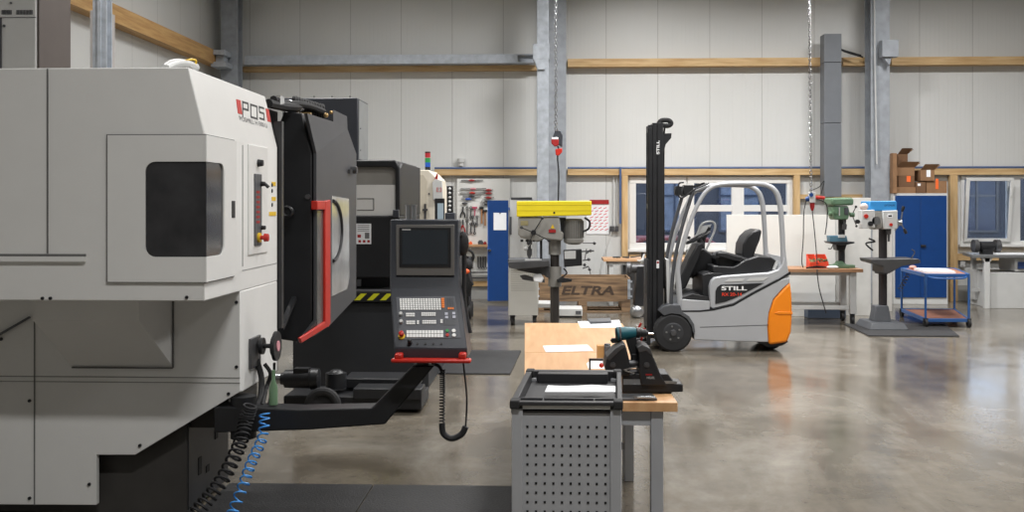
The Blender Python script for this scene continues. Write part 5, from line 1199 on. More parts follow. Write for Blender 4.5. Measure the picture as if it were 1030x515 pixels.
htool('pliers', 465.5, 221, 235, 'red and black pliers at the lower left of the tool board')
htool('wrench', 470, 208, 222, 'grey spanner right of the upper pliers on the board')
htool('wrench', 470, 222, 237, 'long grey spanner below the first spanner on the board')
htool('wrench', 473.7, 208, 220, 'dark spanner left of the pink-handled one')
htool('wrench', 473.8, 224, 235, 'dark spanner in the lower row left of the hooked spanner')
e = MB(); e.pb(475, 480, 208, 209.7, Yw - .05, Yw - .02); e.pb(477, 478, 209.7, 217, Yw - .045, Yw - .025); one('scraper', e, mat('pink scraper', srgb(185, 70, 100), .5), 'pink T-handled tool on the tool board', 'scraper', 'hand tools hanging on the tool board')
htool('wrench', 475.8, 217, 226, 'short spanner under the pink T-handled tool')
htool('wrench', 477.4, 224, 235.5, 'hooked spanner at the bottom middle of the board')
htool('wrench', 480, 217, 227, 'small spanner just left of the hammers')
htool('hammer', 484.5, 208, 225, 'wooden-handled hammer, left one on the tool board')
htool('hammer', 488, 211, 227, 'wooden-handled hammer, right one beside the locker door')
for i, px in enumerate((475, 481.5, 484, 486.5, 489)):
    e = MB(); e.tube([Q(px - .7, 258, Yw - .03), Q(px - .7, 268.5, Yw - .03), Q(px + 1, 269.6, Yw - .03)], .014, 6)
    one('hex_key', e, dsteel, 'dark hex key hanging below the shelf, number %s from the left' % ('one', 'two', 'three', 'four', 'five')[i] if False else ['dark hex key hanging alone below the shelf at left', 'dark hex key, first of the group of four', 'dark hex key, second of the group of four', 'dark hex key, third of the group of four', 'dark hex key, nearest to the locker door'][i], 'hex key', 'hex keys under the shelf')
for i, (a, b_, m_) in enumerate(((467, 471, red_pl), (472, 475, orange_tape), (481, 486, anth), (486.5, 489.5, red_dk))):
    e = MB(); zsh = Q(487, 246, Yw - .22).z + .001; zt9 = Q(487, 242.5 + (i % 2), Yw).z; e.box(Q(a, 245, Yw - .1).x, Q(b_, 245, Yw - .1).x, Yw - .18, Yw - .06, zsh, zt9); e.box(Q(a + .8, 245, Yw - .1).x, Q(b_ - .8, 245, Yw - .1).x, Yw - .14, Yw - .1, zt9, zt9 + .02); one('small_parts_bin', e, m_, ['red small box at the left end of the tool shelf', 'orange small box on the tool shelf', 'dark small box on the tool shelf', 'dark red box on the tool shelf beside the locker door'][i], 'box', 'boxes on the tool shelf', bev=.004)
# long bars low on the wall
for i, y in enumerate((274, 279.5)):
    e = MB(); e.bar(Q(471, y, Yw - .06), Q(512, y, Yw - .06), .03, .025); one('steel_bar', e, dsteel, ('upper' if i == 0 else 'lower') + ' of two horizontal steel bars under the hex keys', 'bar', 'bars under the hex keys')
# vent pipe above the rail
e = MB(); c = Q(463.8, 167, 18.44); e.cyl(c, Q(463.8, 161, 18.44), .05, n=16); e.cyl(Q(463.8, 163.5, 18.44), Q(463.8, 159.5, 18.44), .07, n=16); one('sensor_box', e, lgrey, 'small grey round sensor above the rail over the tool board', 'sensor')
# locker: open blue door + white side body
lk = thing('locker', 'blue-doored steel locker standing by the tool board with a paper on its door', 'locker', (Q(515, 300, 17.9).x, 18.1, 0))
xb0, xb1 = Q(512, 250, 17.95).x, Q(536, 250, 17.95).x
e = MB(); zk = Q(524, 199, 17.95).z; e.box(xb0, xb1, 17.95, 18.35, .06, zk); obj('body', e, lgrey, lk, .004)
e = MB(); e.box(xb0 + .02, xb1 - .02, 17.935, 17.95, .09, zk - .03); obj('inner_panel', e, board_w, lk)
e = MB(); e.prism([Q(490.5, 201.5, 17.6), Q(511.3, 201.5, 17.6), Q(511.3, 302.5, 17.6), Q(490.5, 303, 17.6)], (0, .03, 0)); ld = obj('door', e, blue_pl, lk, .004)
e = MB(); e.box(Q(490.5, 250, 17.6).x, Q(491.3, 250, 17.6).x, 17.59, 17.6, Q(500, 302, 17.6).z, Q(500, 203, 17.6).z); e.bar(Q(509.5, 210, 17.63), Vector((xb0, 17.95, Q(509, 210, 17.6).z)), .03, .05); e.bar(Q(509.5, 290, 17.63), Vector((xb0, 17.95, Q(509, 290, 17.6).z)), .03, .05); obj('hinge', e, mat('locker edge', srgb(40, 90, 170), .45), ld)
e = MB(); e.pb(490.7, 494, 250.8, 252.6, 17.55, 17.6); obj('handle', e, chrome, ld, .003)
e = MB(); e.pb(496.5, 509.3, 214, 231.5, 17.594, 17.6); obj('notice', e, paper, ld)
e = MB(); e.sph(Q(503, 214.5, 17.59), .012); obj('magnet', e, black_pl, ld)
e = MB(); e.pb(514, 535, 198.6, 201, 17.93, 17.95); e.pb(512.8, 514.6, 218, 236, 17.92, 17.95); obj('edge_strip', e, anth, lk)
for x in (xb0 + .03, xb1 - .06): e = MB(); e.box(x, x + .03, 17.97, 18.0, 0, .06); obj('foot', e, anth, lk)
# white perforated trolley
wc = thing('tool_cart', 'white perforated tool cart on castors behind the yellow drill', 'cart', (Q(530, 320, 14.6).x, 14.8, 0))
xa_, xb_ = Q(511.5, 290, 14.4).x, Q(541, 290, 14.4).x; zt_ = Q(526, 263.5, 14.4).z; zb_ = .15
e = MB(); e.box(xa_ - .01, xb_ + .01, 14.38, 15.02, zt_, zt_ + .03); e.tube([Vector((xa_ + .03, 14.4, zt_ + .01)), Vector((xa_ + .03, 14.3, zt_ - .01)), Vector((xb_ - .03, 14.3, zt_ - .01)), Vector((xb_ - .03, 14.4, zt_ + .01))], .014); obj('top_tray', e, anth, wc, .006)
e = MB(); e.box(xa_, xb_, 14.4, 15.0, zb_, zt_)
for i in range(12):
    for j in range(12): x = xa_ + .05 + i * (xb_ - xa_ - .1) / 11; z = zt_ - .06 - j * .032; e.box(x - .006, x + .006, 14.397, 14.402, z - .006, z + .006, 1)
obj('body', e, [board_w, mgrey], wc)
for x in (xa_ + .05, xb_ - .05):
    for y in (14.45, 14.95): e = MB(); e.cyl((x - .02, y, .055), (x + .02, y, .055), .055, n=18); e.box(x - .028, x + .028, y - .02, y + .02, .06, .15); obj('castor', e, rubber, wc)
x0, x1 = Q(541.5, 290, 14.5).x, Q(557, 290, 14.5).x
e = MB(); e.box(x0, x1, 14.5, 15.0, .25, .31); obj('side_shelf', e, lgrey, wc, .004)
# pallet with collar
PY_ = 16.2
plt = thing('pallet', 'weathered wooden pallet on the floor left of the forklift mast', 'pallet', (Q(588, 311, PY_).x, 16.6, 0))
px0, px1 = Q(538.5, 300, PY_).x, Q(634, 300, PY_).x; pw = .8
zt = Q(586, 302, PY_).z; base0 = 0.0
zb = 0.0
e = MB(); 
for k in range(5): e.box(px0, px1, PY_ + k * .17, PY_ + k * .17 + .12, zt - .022, zt)
for k in range(3): e.box(px0, px1, PY_ + k * .34, PY_ + k * .34 + .12, max(zb, 0), max(zb, 0) + .022)
obj('deck', e, oldwood, plt, .003)
e = MB()
for k in range(3):
    for x in (px0, (px0 + px1) / 2 - .07, px1 - .14): e.box(x, x + .14, PY_ + k * .34, PY_ + k * .34 + .12, max(zb, 0) + .022, zt - .022)
obj('block', e, oldwood, plt, .003)
col_ = thing('pallet_collar', 'wooden pallet collar with faded black lettering standing on the pallet', 'crate', (Q(588, 302, PY_).x, 16.6, zt))
zc1 = Q(586, 279.5, PY_).z
e = MB(); e.box(px0, px1, PY_, PY_ + .025, zt, zc1); e.box(px0, px1, PY_ + .775, PY_ + .8, zt, zc1); e.box(px0, px0 + .025, PY_ + .025, PY_ + .775, zt, zc1); e.box(px1 - .025, px1, PY_ + .025, PY_ + .775, zt, zc1); obj('boards', e, oldwood, col_, .003)
e = MB()
for x in (px0, px1 - .04): e.box(x - .003, x + .043, PY_ - .006, PY_ + .0, zt + .02, zc1 - .02)
for x in (px0, px1 - .04):
    for k in range(3): e.box(x, x + .07, PY_ - .01, PY_ - .0, zt + .05 + k * .12, zt + .08 + k * .12)
obj('corner_hinge', e, galv, col_)
text('stencil', 'ELTRA', Q(564, 296, PY_ - .002), (1, 0, 0), (0, 0, 1), .135, mat('stencil ink', srgb(70, 56, 46), .8), col_, .002, sx=1.55, shear=.2, bold=.03)
# floor scale
fs = thing('floor_scale', 'low white weighing scale on the floor in front of the pallet', 'scale', (Q(572, 320, 15.3).x, 15.5, 0))
e = MB(); e.box(Q(560, 312, 15.4).x, Q(586, 312, 15.4).x, 15.4, 15.9, .03, .14); obj('platform', e, lgrey, fs, .006)
e = MB(); e.box(Q(579, 312, 15.4).x, Q(584.5, 312, 15.4).x, 15.39, 15.4, .06, .11); obj('display', e, anth, fs)
e = MB(); e.box(Q(561, 312, 15.4).x, Q(585, 312, 15.4).x, 15.45, 15.85, 0, .03); obj('foot', e, anth, fs)
# poster with red marks
ps = thing('wall_chart', 'white wall chart with rows of red marks right of the yellow drill', 'poster', Q(602, 236, 18.49))
e = MB(); e.pb(590, 612.5, 203.5, 235.5, 18.485, 18.497); obj('sheet', e, paper, ps)
e = MB(); e.pb(593, 612.5, 201, 205.3, 18.47, 18.484); obj('header', e, red_dk, ps)
e = MB()
for r_ in range(8):
    for k in range(4): x = 592 + k * 5 + (r_ % 2) * 1.5; e.pp([(x, 209.5 + r_ * 3.1), (x + 3.2, 208.2 + r_ * 3.1), (x + 3.2, 209 + r_ * 3.1), (x, 210.3 + r_ * 3.1)], 18.482, 18.486)
obj('red_mark', e, mat('chart red', srgb(210, 70, 80), .6), ps)
# conduits and sockets on wall
e = MB(); e.tube([Q(617, 178, 18.46), Q(617, 228, 18.46)], .015)
one('conduit', e, lgrey, 'left of two thin white conduits beside the window post', 'conduit', 'white conduits')
e = MB(); e.tube([Q(620.5, 178, 18.46), Q(620.5, 226, 18.46)], .012); one('conduit', e, lgrey, 'right of two thin white conduits beside the window post', 'conduit', 'white conduits')
for i, (a, b_) in enumerate(((613.5, 618), (618.8, 622.2))):
    e = MB(); e.pb(a, b_, 227.5, 233, 18.42, 18.49); e.pb(a + 1, b_ - 1, 229, 231.5, 18.41, 18.42); one('power_socket', e, dsteel, ('left' if i == 0 else 'right') + ' dark wall socket beside the window post', 'socket', 'wall sockets', bev=.004)
e = MB(); e.tube(smooth([Q(615, 233, 18.4), Q(611, 245, 18.38), Q(606, 262, 18.36), Q(603, 285, 18.36)]), .01); one('power_cable', e, lgrey, 'thin grey cable hanging from the left wall socket', 'cable')

# ================================================================= BACK BENCHES
def wbench(name, label, x0, x1, y0, y1, zt, top, legs, legm, legx, th=.045):
    r = thing(name, label, 'workbench', ((x0 + x1) / 2, (y0 + y1) / 2, 0))
    e = MB(); e.box(x0, x1, y0, y1, zt - th, zt); obj('bench_top', e, top, r, .004)
    for x in legx:
        for y in (y0 + .05, y1 - .12): e = MB(); e.box(x, x + .07, y, y + .07, 0, zt - th); obj('leg', e, legm, r, .004)
    e = MB(); e.box(x0 + .05, x1 - .05, y0 + .06, y0 + .09, zt - th - .06, zt - th - .001); obj('apron', e, legm, r)
    return r
Yk = 17.2; zk_ = Q(620, 260.5, Yk).z
xk0, xk1 = Q(607, 262, Yk).x, Q(735, 262, Yk).x
wb = wbench('workbench', 'long wooden workbench under the windows behind the forklift', xk0, xk1, Yk, 17.9, zk_, beechX, 4, lgrey, (xk0 + .1, xk0 + 1.35, xk1 - .2))
e = MB(); e.box(xk0 + .35, xk0 + 1.1, Yk + .2, Yk + .6, .1, zk_ - .1); obj('drawer_unit', e, dsteel, wb, .01)
# things on it
for i, (a, b_, lab) in enumerate(((617, 624, 'small dark hand tool lying at the left end of the long bench'), (627, 633, 'second dark hand tool lying on the long bench by the post'))):
    e = MB(); c = Q(a, 259.5, Yk + .3); c.z = zk_ + .015; d = Q(b_, 259.5, Yk + .3); d.z = zk_ + .015; e.rev(c, d, [(0, .012), (.4, .012), (.45, .014), (1, .014)], n=8); e.sph(c, .014); one('hand_tool', e, black_pl, lab, 'tool')
pd_ = thing('bench_lamp', 'dark jointed tool lying on the bench by the window post', 'tool', Vector((Q(640, 258, Yk + .3).x, Yk + .35, zk_)))
e = MB(); e.bar(Q(634, 258.8, Yk + .35), Q(646, 257, Yk + .35), .025, .02); obj('arm', e, dsteel, pd_)
e = MB(); c = Q(646.5, 257.5, Yk + .35); e.cyl(Vector((c.x, c.y, zk_)), Vector((c.x, c.y, zk_ + .1)), .03, n=12); obj('head', e, black_pl, pd_)
# machine parts left of the mast (dark drill press / vice silhouettes)
gb = thing('pedestal_grinder', 'dark pedestal grinding machine just left of the forklift mast', 'grinder', (Q(643, 310, 15.6).x, 15.8, 0))
e = MB(); e.pp([(638, 308), (641, 268), (648, 268), (652, 308)], 15.6, 15.9); obj('pedestal', e, black_pl, gb, .01)
e = MB(); c = Q(643, 270, 15.7); e.cyl(c + Vector((-.12, 0, 0)), c + Vector((.14, 0, 0)), .07, n=20); e.cyl(c + Vector((-.2, 0, 0)), c + Vector((-.14, 0, 0)), .1, n=22); e.cyl(c + Vector((.16, 0, 0)), c + Vector((.22, 0, 0)), .1, n=22); obj('motor', e, dsteel, gb)
e = MB(); e.tube(smooth([Q(645, 266, 15.55), Q(648, 256, 15.55), Q(645, 262, 15.5), Q(641, 262, 15.5)]), .012); e.sph(Q(648, 262, 15.5), .04); obj('guard', e, lgrey, gb)
e = MB(); e.box(Q(636, 310, 15.6).x, Q(654, 310, 15.6).x, 15.55, 15.95, 0, .05); obj('foot', e, black_pl, gb)
e = MB(); c = Q(640, 304, 15.5); e.sph(Vector((c.x, 15.4, .1)), .1, 1.1, .7, 1); one('metal_bucket', e, steel, 'small round steel tub at the foot of the dark grinder', 'tub')
# wheeled bench right of the forklift
Yn = 14.6; zn = Q(830, 270.5, Yn).z; xn0, xn1 = Q(745, 272, Yn).x, Q(868.5, 272, Yn).x
rb = thing('workbench', 'wheeled wooden-topped bench carrying the green drill press', 'workbench', ((xn0 + xn1) / 2, 15.0, 0))
e = MB(); e.box(xn0, xn1, Yn, 15.3, zn - .05, zn); obj('bench_top', e, wood('brown bench top', srgb(150, 110, 80), srgb(178, 136, 102), .5, 'X', .5), rb, .004)
for x in (xn0 + .03, xn1 - .17):
    for y in (Yn + .06, 15.15): e = MB(); e.box(x, x + .09, y, y + .09, .16, zn - .051); obj('leg', e, lgrey, rb, .004)
e = MB(); e.box(xn0 + .04, xn1 - .18, Yn + .08, Yn + .12, .22, .28); e.box(xn0 + .04, xn1 - .18, 15.18, 15.22, .22, .28); e.box(xn0 + .04, xn1 - .1, Yn + .08, Yn + .11, zn - .1, zn - .051); obj('stretcher', e, lgrey, rb, .003)
for x in (xn0 + .07, xn1 - .13):
    for y in (Yn + .1, 15.19): e = MB(); e.cyl((x - .02, y, .06), (x + .02, y, .06), .06, n=18); e.box(x - .03, x + .03, y - .025, y + .025, .06, .16); obj('castor', e, rubber, rb)
# white boards leaning behind
Yo = 15.75
def board(a, b_, c, d, Y, lab, m_=board_w):
    e = MB(); z = Q((a + b_) / 2, c, Y).z; e.box(Q(a, c, Y).x, Q(b_, c, Y).x, Y, Y + .03, max(0, Q(a, d, Y).z), z); return one('partition_board', e, m_, lab, 'board', bev=.003)
board(731, 840, 216, 330, Yo, 'large white board standing behind the forklift seat')
board(841, 876, 199, 330, 15.9, 'white board behind the green drill press', mat('pale board', srgb(206, 206, 202), .5))
board(878, 897.5, 220, 330, 16.6, 'narrow pale board behind the blue pillar drill', mat('pale board 2', srgb(198, 196, 192), .5))
# kick zone boxes under bench (blue grey base)
e = MB(); e.box(Q(812, 300, 15.5).x, Q(850, 300, 15.5).x, 15.45, 15.7, 0, .22); one('storage_box', e, mat('slate blue box', srgb(70, 82, 100), .6), 'slate blue box on the floor under the wheeled bench', 'box', bev=.01)
# parts bin (red) on bench
rbx = thing('parts_bin', 'red open parts bins holding small parts on the wheeled bench', 'bin', Vector((Q(822, 268, Yn + .2).x, Yn + .25, zn)))
e = MB(); 
for a, b_ in ((813, 821), (822, 832)):
    x0, x1 = Q(a, 260, Yn + .2).x, Q(b_, 260, Yn + .2).x; e.box(x0, x1, Yn + .3, Yn + .32, zn, zn + .2); e.box(x0, x1, Yn + .12, Yn + .14, zn, zn + .09); e.prism([Vector((x0, Yn + .14, zn)), Vector((x0, Yn + .3, zn)), Vector((x0, Yn + .3, zn + .2)), Vector((x0, Yn + .14, zn + .09))], (.01, 0, 0)); e.prism([Vector((x1 - .01, Yn + .14, zn)), Vector((x1 - .01, Yn + .3, zn)), Vector((x1 - .01, Yn + .3, zn + .2)), Vector((x1 - .01, Yn + .14, zn + .09))], (.01, 0, 0))
obj('bin', e, mat('bin red', srgb(226, 70, 40), .5), rbx, .002)
e = MB()
for k in range(26): e.sph((Q(random.uniform(814, 831), 265, Yn + .2).x, Yn + random.uniform(.16, .28), zn + random.uniform(.06, .13)), random.uniform(.015, .03), n=8)
cpo = obj('contents', e, mat('olive parts', srgb(110, 104, 70), .7, var=.4, scale=20), rbx); cpo['kind'] = 'stuff'
e = MB()
for k in range(5): a = Q(811 + k * 2.4, 268, Yn + .06); e.bar(Vector((a.x, Yn + .05, zn + .012 + .006 * k)), Vector((a.x + .15, Yn + .09, zn + .02)), .02, .02)
one('cable_pile', e, rubber, 'dark tangle of leads lying in front of the red parts bins', 'cables')
e = MB(); a = Q(837, 268, Yn + .1); e.sph(Vector((a.x, Yn + .08, zn + .022)), .075, 1.2, .8, .28); one('cloth', e, paper, 'crumpled white cloth right of the red parts bins', 'cloth')
# green drill press
YG = 14.8
gd = thing('drill_press', 'old green bench drill press on the wheeled bench', 'drill', Vector((Q(847, 270, YG).x, YG + .1, zn)))
def gp_(name, pts, m_, y0, y1, bev=.006, root=gd, Y=YG): e = MB(); e.prism([Q(a, b_, Y) + Vector((0, y0, 0)) for a, b_ in pts], (0, y1 - y0, 0)); return obj(name, e, m_, root, bev)
gp_('belt_cover', [(834, 199), (855, 198.5), (857, 201), (857, 206.5), (834.5, 207)], green_pl, -.1, .3, .03)
gp_('head', [(836, 207), (852, 207), (854, 214), (852, 221), (838, 221), (836, 215)], green_pl, -.06, .2, .02)
e = MB(); c = Q(840, 213, YG - .06); e.cyl(c, c + Vector((0, -.03, 0)), .03, n=14); c = Q(855, 216, YG); e.cyl(c, c + Vector((.06, 0, 0)), .035, n=14); c = Q(833.5, 215, YG); e.cyl(c, c + Vector((.05, 0, 0)), .035, n=14); obj('boss', e, green_pl, gd)
gp_('nameplate', [(842.5, 208.5), (843.5, 208.5), (843.5, 217), (842.5, 217)], lgrey, -.07, -.06, 0); gp_('guard_plate', [(848, 209), (852, 209), (852, 216), (848, 216)], dsteel, -.07, -.06, .001)
e = MB(); e.cyl(Vector((Q(846.5, 240, YG + .1).x, YG + .1, zn + .02)), Q(846.5, 207, YG + .1), .048, n=20); obj('column', e, black_pl, gd)
e = MB(); e.rev(Q(849.5, 221, YG), Q(849.5, 231, YG), [(0, .025), (.4, .022), (.5, .034), (1, .028)], n=14); obj('chuck', e, dsteel, gd)
e = MB(); c = Q(857, 216, YG); p = Q(861, 208, YG - .05); e.bar(c, p, .01, .01); e.sph(p, .02); p2 = Q(861.5, 227.5, YG); e.bar(c, p2, .01, .01); e.sph(p2, .018); obj('feed_lever', e, black_pl, gd)
gp_('table', [(833, 243), (858, 243), (858, 244.5), (846, 247), (835, 245)], black_pl, -.08, .25, .006)
gp_('table_bracket', [(841, 246), (852, 246), (850, 252), (842, 252)], black_pl, 0, .2, .01)
gp_('machine_vise', [(833.5, 237), (850.5, 237), (852, 243), (834, 243)], mat('vise teal', srgb(80, 120, 140), .5), -.05, .12, .006); gp_('vise_jaw', [(842, 236), (849, 236), (849, 239), (842, 239)], lgrey, -.06, .0, .002)
e = MB(); c = Vector((Q(848, 270, YG).x, YG + .08, zn)); e.prism([c + Vector((math.cos(a) * .2, math.sin(a) * .17, 0)) for a in [2 * PI * k / 8 + .3 for k in range(8)]], (0, 0, .045)); e.rev(c + Vector((-.02, .02, .04)), c + Vector((-.02, .02, .1)), [(0, .12), (.5, .07), (1, .055)], n=18); obj('foot', e, green_pl, gd, .005)
# cables around
e = MB(); e.tube(smooth([Q(821, 200, 14.9), Q(831, 205, 14.9), Q(832, 220, 14.9), Q(830, 236, 14.9)]), .008); e.tube(smooth([Q(838, 246, 14.8), Q(836, 250, 14.8), Q(833, 250, 14.8)]), .007); obj('cable', e, rubber, gd)

# ---- blue pillar drill on the floor
YBd = 14.2
bd = thing('pillar_drill', 'grey pillar drill with bright blue head on the dark floor mat', 'drill', (Q(889, 330, YBd).x, YBd + .15, .016))
g2 = lambda name, pts, m_, y0, y1, bev=.008: gp_(name, pts, m_, y0, y1, bev, bd, YBd)
g2('belt_cover', [(873.5, 202.5), (900, 202), (901, 204), (901, 211.5), (873.5, 212.5)], blue_br, -.05, .35, .01)
g2('head', [(886, 212), (901, 211.5), (901, 230), (887, 230.5)], lgrey, -.08, .25, .01)
g2('control_box', [(864, 211.5), (877, 211), (877.5, 229), (864.5, 230)], lgrey, -.12, .05, .008)
g2('gear_case', [(877, 212), (887, 212), (887, 230), (878, 231)], mgrey, -.05, .2, .02)
e = MB(); c = Q(871, 217.5, YBd - .12); e.cyl(c, c + Vector((0, -.02, 0)), .03, n=14); c = Q(896, 226, YBd - .08); e.cyl(c, c + Vector((0, -.02, 0)), .022, n=12); obj('stop_button', e, red_pl, bd)
e = MB(); e.sph(Q(869, 208, YBd - .05), .06, 1, .8, .9); obj('cap', e, mat('cap pale', srgb(205, 190, 185), .5), bd)
e = MB(); c = Q(876, 225, YBd - .15); e.cyl(c, c + Vector((0, .03, 0)), .035, n=14); c = Q(863, 223, YBd - .1); e.cyl(c, c + Vector((0, .06, 0)), .03, n=12); obj('dial', e, black_pl, bd)
e = MB(); c = Q(881.5, 222, YBd - .12); e.cyl(c, c + Vector((0, .1, 0)), .06, n=20); obj('gear_knob', e, steel, bd)
text('lettering', 'OPTIMUM', Q(889.5, 207.5, YBd - .05) , (1, 0, 0), (0, 0, 1), .025, mat('navy print', srgb(30, 50, 90), .5), bd, .002, sx=.9)
g2('display', [(890.5, 215.5), (896, 215.5), (896, 219), (890.5, 219)], paper, -.085, -.08, .001)
g2('display_print', [(891.5, 216.3), (895, 216.3), (895, 218), (891.5, 218)], text_k, -.087, -.085, 0)
e = MB(); c = Q(903, 224, YBd); e.cyl(c, c + Vector((.05, 0, 0)), .045, n=16)
for px, py in ((908.5, 208.5), (911.5, 234.5), (900, 232)): p = Q(px, py, YBd - .03); e.bar(c + Vector((.04, 0, 0)), p, .014, .014)
obj('feed_handle', e, steel, bd)
e = MB(); e.rev(Q(908.9, 207.5, YBd - .03), Q(907.3, 213, YBd - .03), [(0, .02), (.5, .024), (1, .014)], n=12); e.rev(Q(911.5, 235, YBd - .03), Q(909.5, 230, YBd - .03), [(0, .02), (.5, .024), (1, .014)], n=12); obj('handle_grip', e, black_pl, bd)
e = MB(); e.cyl(Vector((Q(888, 300, YBd + .12).x, YBd + .12, .1)), Q(888, 229, YBd + .12), .058, n=22); obj('column', e, mat('drill column steel', srgb(64, 62, 64), .35, .6), bd)
e = MB(); e.rev(Q(894, 230, YBd), Q(894, 243, YBd), [(0, .035), (.4, .033), (.45, .02), (1, .015)], n=14); obj('spindle', e, dsteel, bd)
g2('table', [(871, 260), (918.5, 259.5), (921, 262), (920, 264), (902, 267), (890, 274), (884, 274), (884, 267), (872, 263.5)], dsteel, -.2, .3, .008)
g2('column_collar', [(884, 263), (894, 263), (894, 276), (885, 276)], dsteel, .02, .24, .01)
e = MB(); c = Vector((Q(889, 322, YBd).x, YBd + .1, .0161))
def frust(e, c, w0, w1, d0, d1, h): e.add([c + Vector((i * w0, j * d0, 0)) for i, j in ((-1, -1), (1, -1), (1, 1), (-1, 1))] + [c + Vector((i * w1, j * d1, h)) for i, j in ((-1, -1), (1, -1), (1, 1), (-1, 1))], [(3, 2, 1, 0), (4, 5, 6, 7), (0, 1, 5, 4), (1, 2, 6, 5), (2, 3, 7, 6), (3, 0, 4, 7)])
frust(e, c, .27, .22, .33, .28, .09); frust(e, c + Vector((-.02, 0, .09)), .12, .09, .12, .09, .22); obj('foot', e, mat('foot grey', srgb(84, 87, 92), .5), bd, .008)
e = MB(); e.tube(smooth([Q(874, 240, YBd), Q(880, 243, YBd), Q(871, 245, YBd), Q(878, 252, YBd)]), .012); obj('cable', e, rubber, bd)
e = MB(); e.tube(smooth([Q(915, 262, YBd - .1), Q(920, 254, YBd - .1), Q(917, 251, YBd - .1)]), .008); e.coil([Q(914, 275, YBd + .1), Q(905, 292, YBd + .1)], .03, .006, 6); obj('coolant_hose', e, dsteel, bd)

# ---- blue cabinet with boxes
bc = thing('steel_cabinet', 'tall steel cabinet with dark blue double doors by the right column', 'cabinet', (Q(926, 300, 17.75).x, 18.0, 0))
xa_, xb_ = Q(898.5, 250, 17.75).x, Q(953.5, 250, 17.75).x; zcab = Q(926, 194.5, 17.75).z
e = MB(); e.box(xa_, xb_, 17.75, 18.2, 0, zcab); obj('body', e, lgrey, bc, .006)
e = MB(); xm_ = Q(926, 250, 17.73).x; e.box(xa_ + .03, xm_ - .002, 17.73, 17.75, .12, zcab - .04); d1 = obj('door', e, blue_pl, bc, .003)
e = MB(); e.box(xm_ + .002, xb_ - .03, 17.73, 17.75, .12, zcab - .04); d2 = obj('door', e, blue_pl, bc, .003)
e = MB(); e.pb(926.5, 931.5, 246.3, 248.6, 17.7, 17.73); obj('handle', e, black_pl, d2, .004)
def carton(a, b_, c, d, Y, dep, lab, flap=False, tape=None, sup=None, m_=cardb):
    x0, x1 = Q(a, c, Y).x, Q(b_, c, Y).x; z1 = Q((a + b_) / 2, c, Y).z; z0 = Q((a + b_) / 2, d, Y).z
    if sup is not None: z0 = sup
    t = thing('cardboard_box', lab, 'box', ((x0 + x1) / 2, Y + dep / 2, z0), 'cardboard boxes on the blue cabinet')
    e = MB(); e.box(x0, x1, Y, Y + dep, z0, z1); obj('carton', e, m_, t, .003)
    if flap:
        e = MB(); e.prism([Vector((x0, Y, z1)), Vector((x1, Y, z1)), Vector((x1 + .06, Y - .08, z1 + .1)), Vector((x0 + .05, Y - .08, z1 + .1))], (0, .006, .0)); e.prism([Vector((x1, Y, z1)), Vector((x1, Y + dep, z1)), Vector((x1 + .1, Y + dep, z1 + .08)), Vector((x1 + .1, Y, z1 + .08))], (0, 0, .006)); obj('flap', e, m_, t)
    if tape: e = MB(); e.pb(tape[0], tape[1], tape[2], tape[3], Y - .004, Y - .0005); obj('tape', e, tape[4], t)
    return z1
cardb2 = mat('dark cardboard', srgb(112, 82, 58), .85, var=.12); zc_ = zcab + .002
z1_ = carton(902, 921, 188, 194, 17.78, .4, 'flat brown box at the bottom left of the stack on the blue cabinet', sup=zc_)
carton(921.5, 931, 183, 194, 17.75, .4, 'upright brown box with a white label in the bottom row', tape=(923, 926, 184.5, 187, paper), sup=zc_, m_=cardb2)
z3_ = carton(931.5, 952.5, 182, 194, 17.78, .4, 'wide brown box with orange tape at the bottom right', tape=(941, 944, 179.8, 190.2, orange_tape), sup=zc_)
z4_ = carton(903.5, 920, 177, 187.5, 17.8, .36, 'brown box with orange tape on the flat bottom box', tape=(912, 916, 177, 183, orange_tape), sup=z1_ + .002, m_=cardb2)
z5_ = carton(902, 920, 168.5, 177, 17.8, .36, 'open brown box in the third layer of the stack', flap=True, sup=z4_ + .002)
carton(903, 913, 155, 168, 17.85, .3, 'small dark brown box topmost of the stack', flap=True, sup=z5_ + .002, m_=cardb2)
carton(926, 940, 171, 180.5, 17.75, .36, 'open brown box with a white printed label at the stack right', flap=True, tape=(932, 936, 171, 178, paper), sup=z3_ + .002)
carton(898.2, 902.4, 154, 184, 17.72, .16, 'tall narrow box standing against the right column', sup=zc_)

# blue trolley
YT = 14.4
bt = thing('shelf_trolley', 'blue tubular two-shelf trolley in front of the blue cabinet', 'trolley', (Q(943, 320, YT).x, YT + .4, 0))
tx0, tx1 = Q(931, 280, YT).x, Q(974.5, 280, YT).x; ty1 = YT + 1.35; xo_ = -.45
tz = Q(950, 276, YT).z; tz0 = Q(950, 321, YT).z
def TQ(u, v, z): # sheared plan: far end shifts left
    return Vector((tx0 + (tx1 - tx0) * u + xo_ * v * .0 - .0, YT + (ty1 - YT) * v, z))
xo_ = 0
tl0 = Q(907, 268.5, 15.7).x
def TP(u, v, z):
    xl = tx0 + (Q(907, 270, ty1).x - tx0) * v; xr = tx1 + (Q(960, 270, ty1).x - tx1) * v
    return Vector((xl + (xr - xl) * u, YT + (ty1 - YT) * v, z))
for z, nm, top in ((tz, 'upper_shelf', ply), (tz0, 'lower_shelf', ply)):
    e = MB(); e.prism([TP(0.02, 0.02, z), TP(.98, .02, z), TP(.98, .98, z), TP(.02, .98, z)], (0, 0, -.018)); obj(nm, e, top, bt)
    e = MB(); 
    for a, b_ in (((0, 0), (1, 0)), ((1, 0), (1, 1)), ((1, 1), (0, 1)), ((0, 1), (0, 0))): e.bar(TP(*a, z - .015), TP(*b_, z - .015), .03, .05)
    obj('shelf_frame', e, blue_tr, bt, .004)
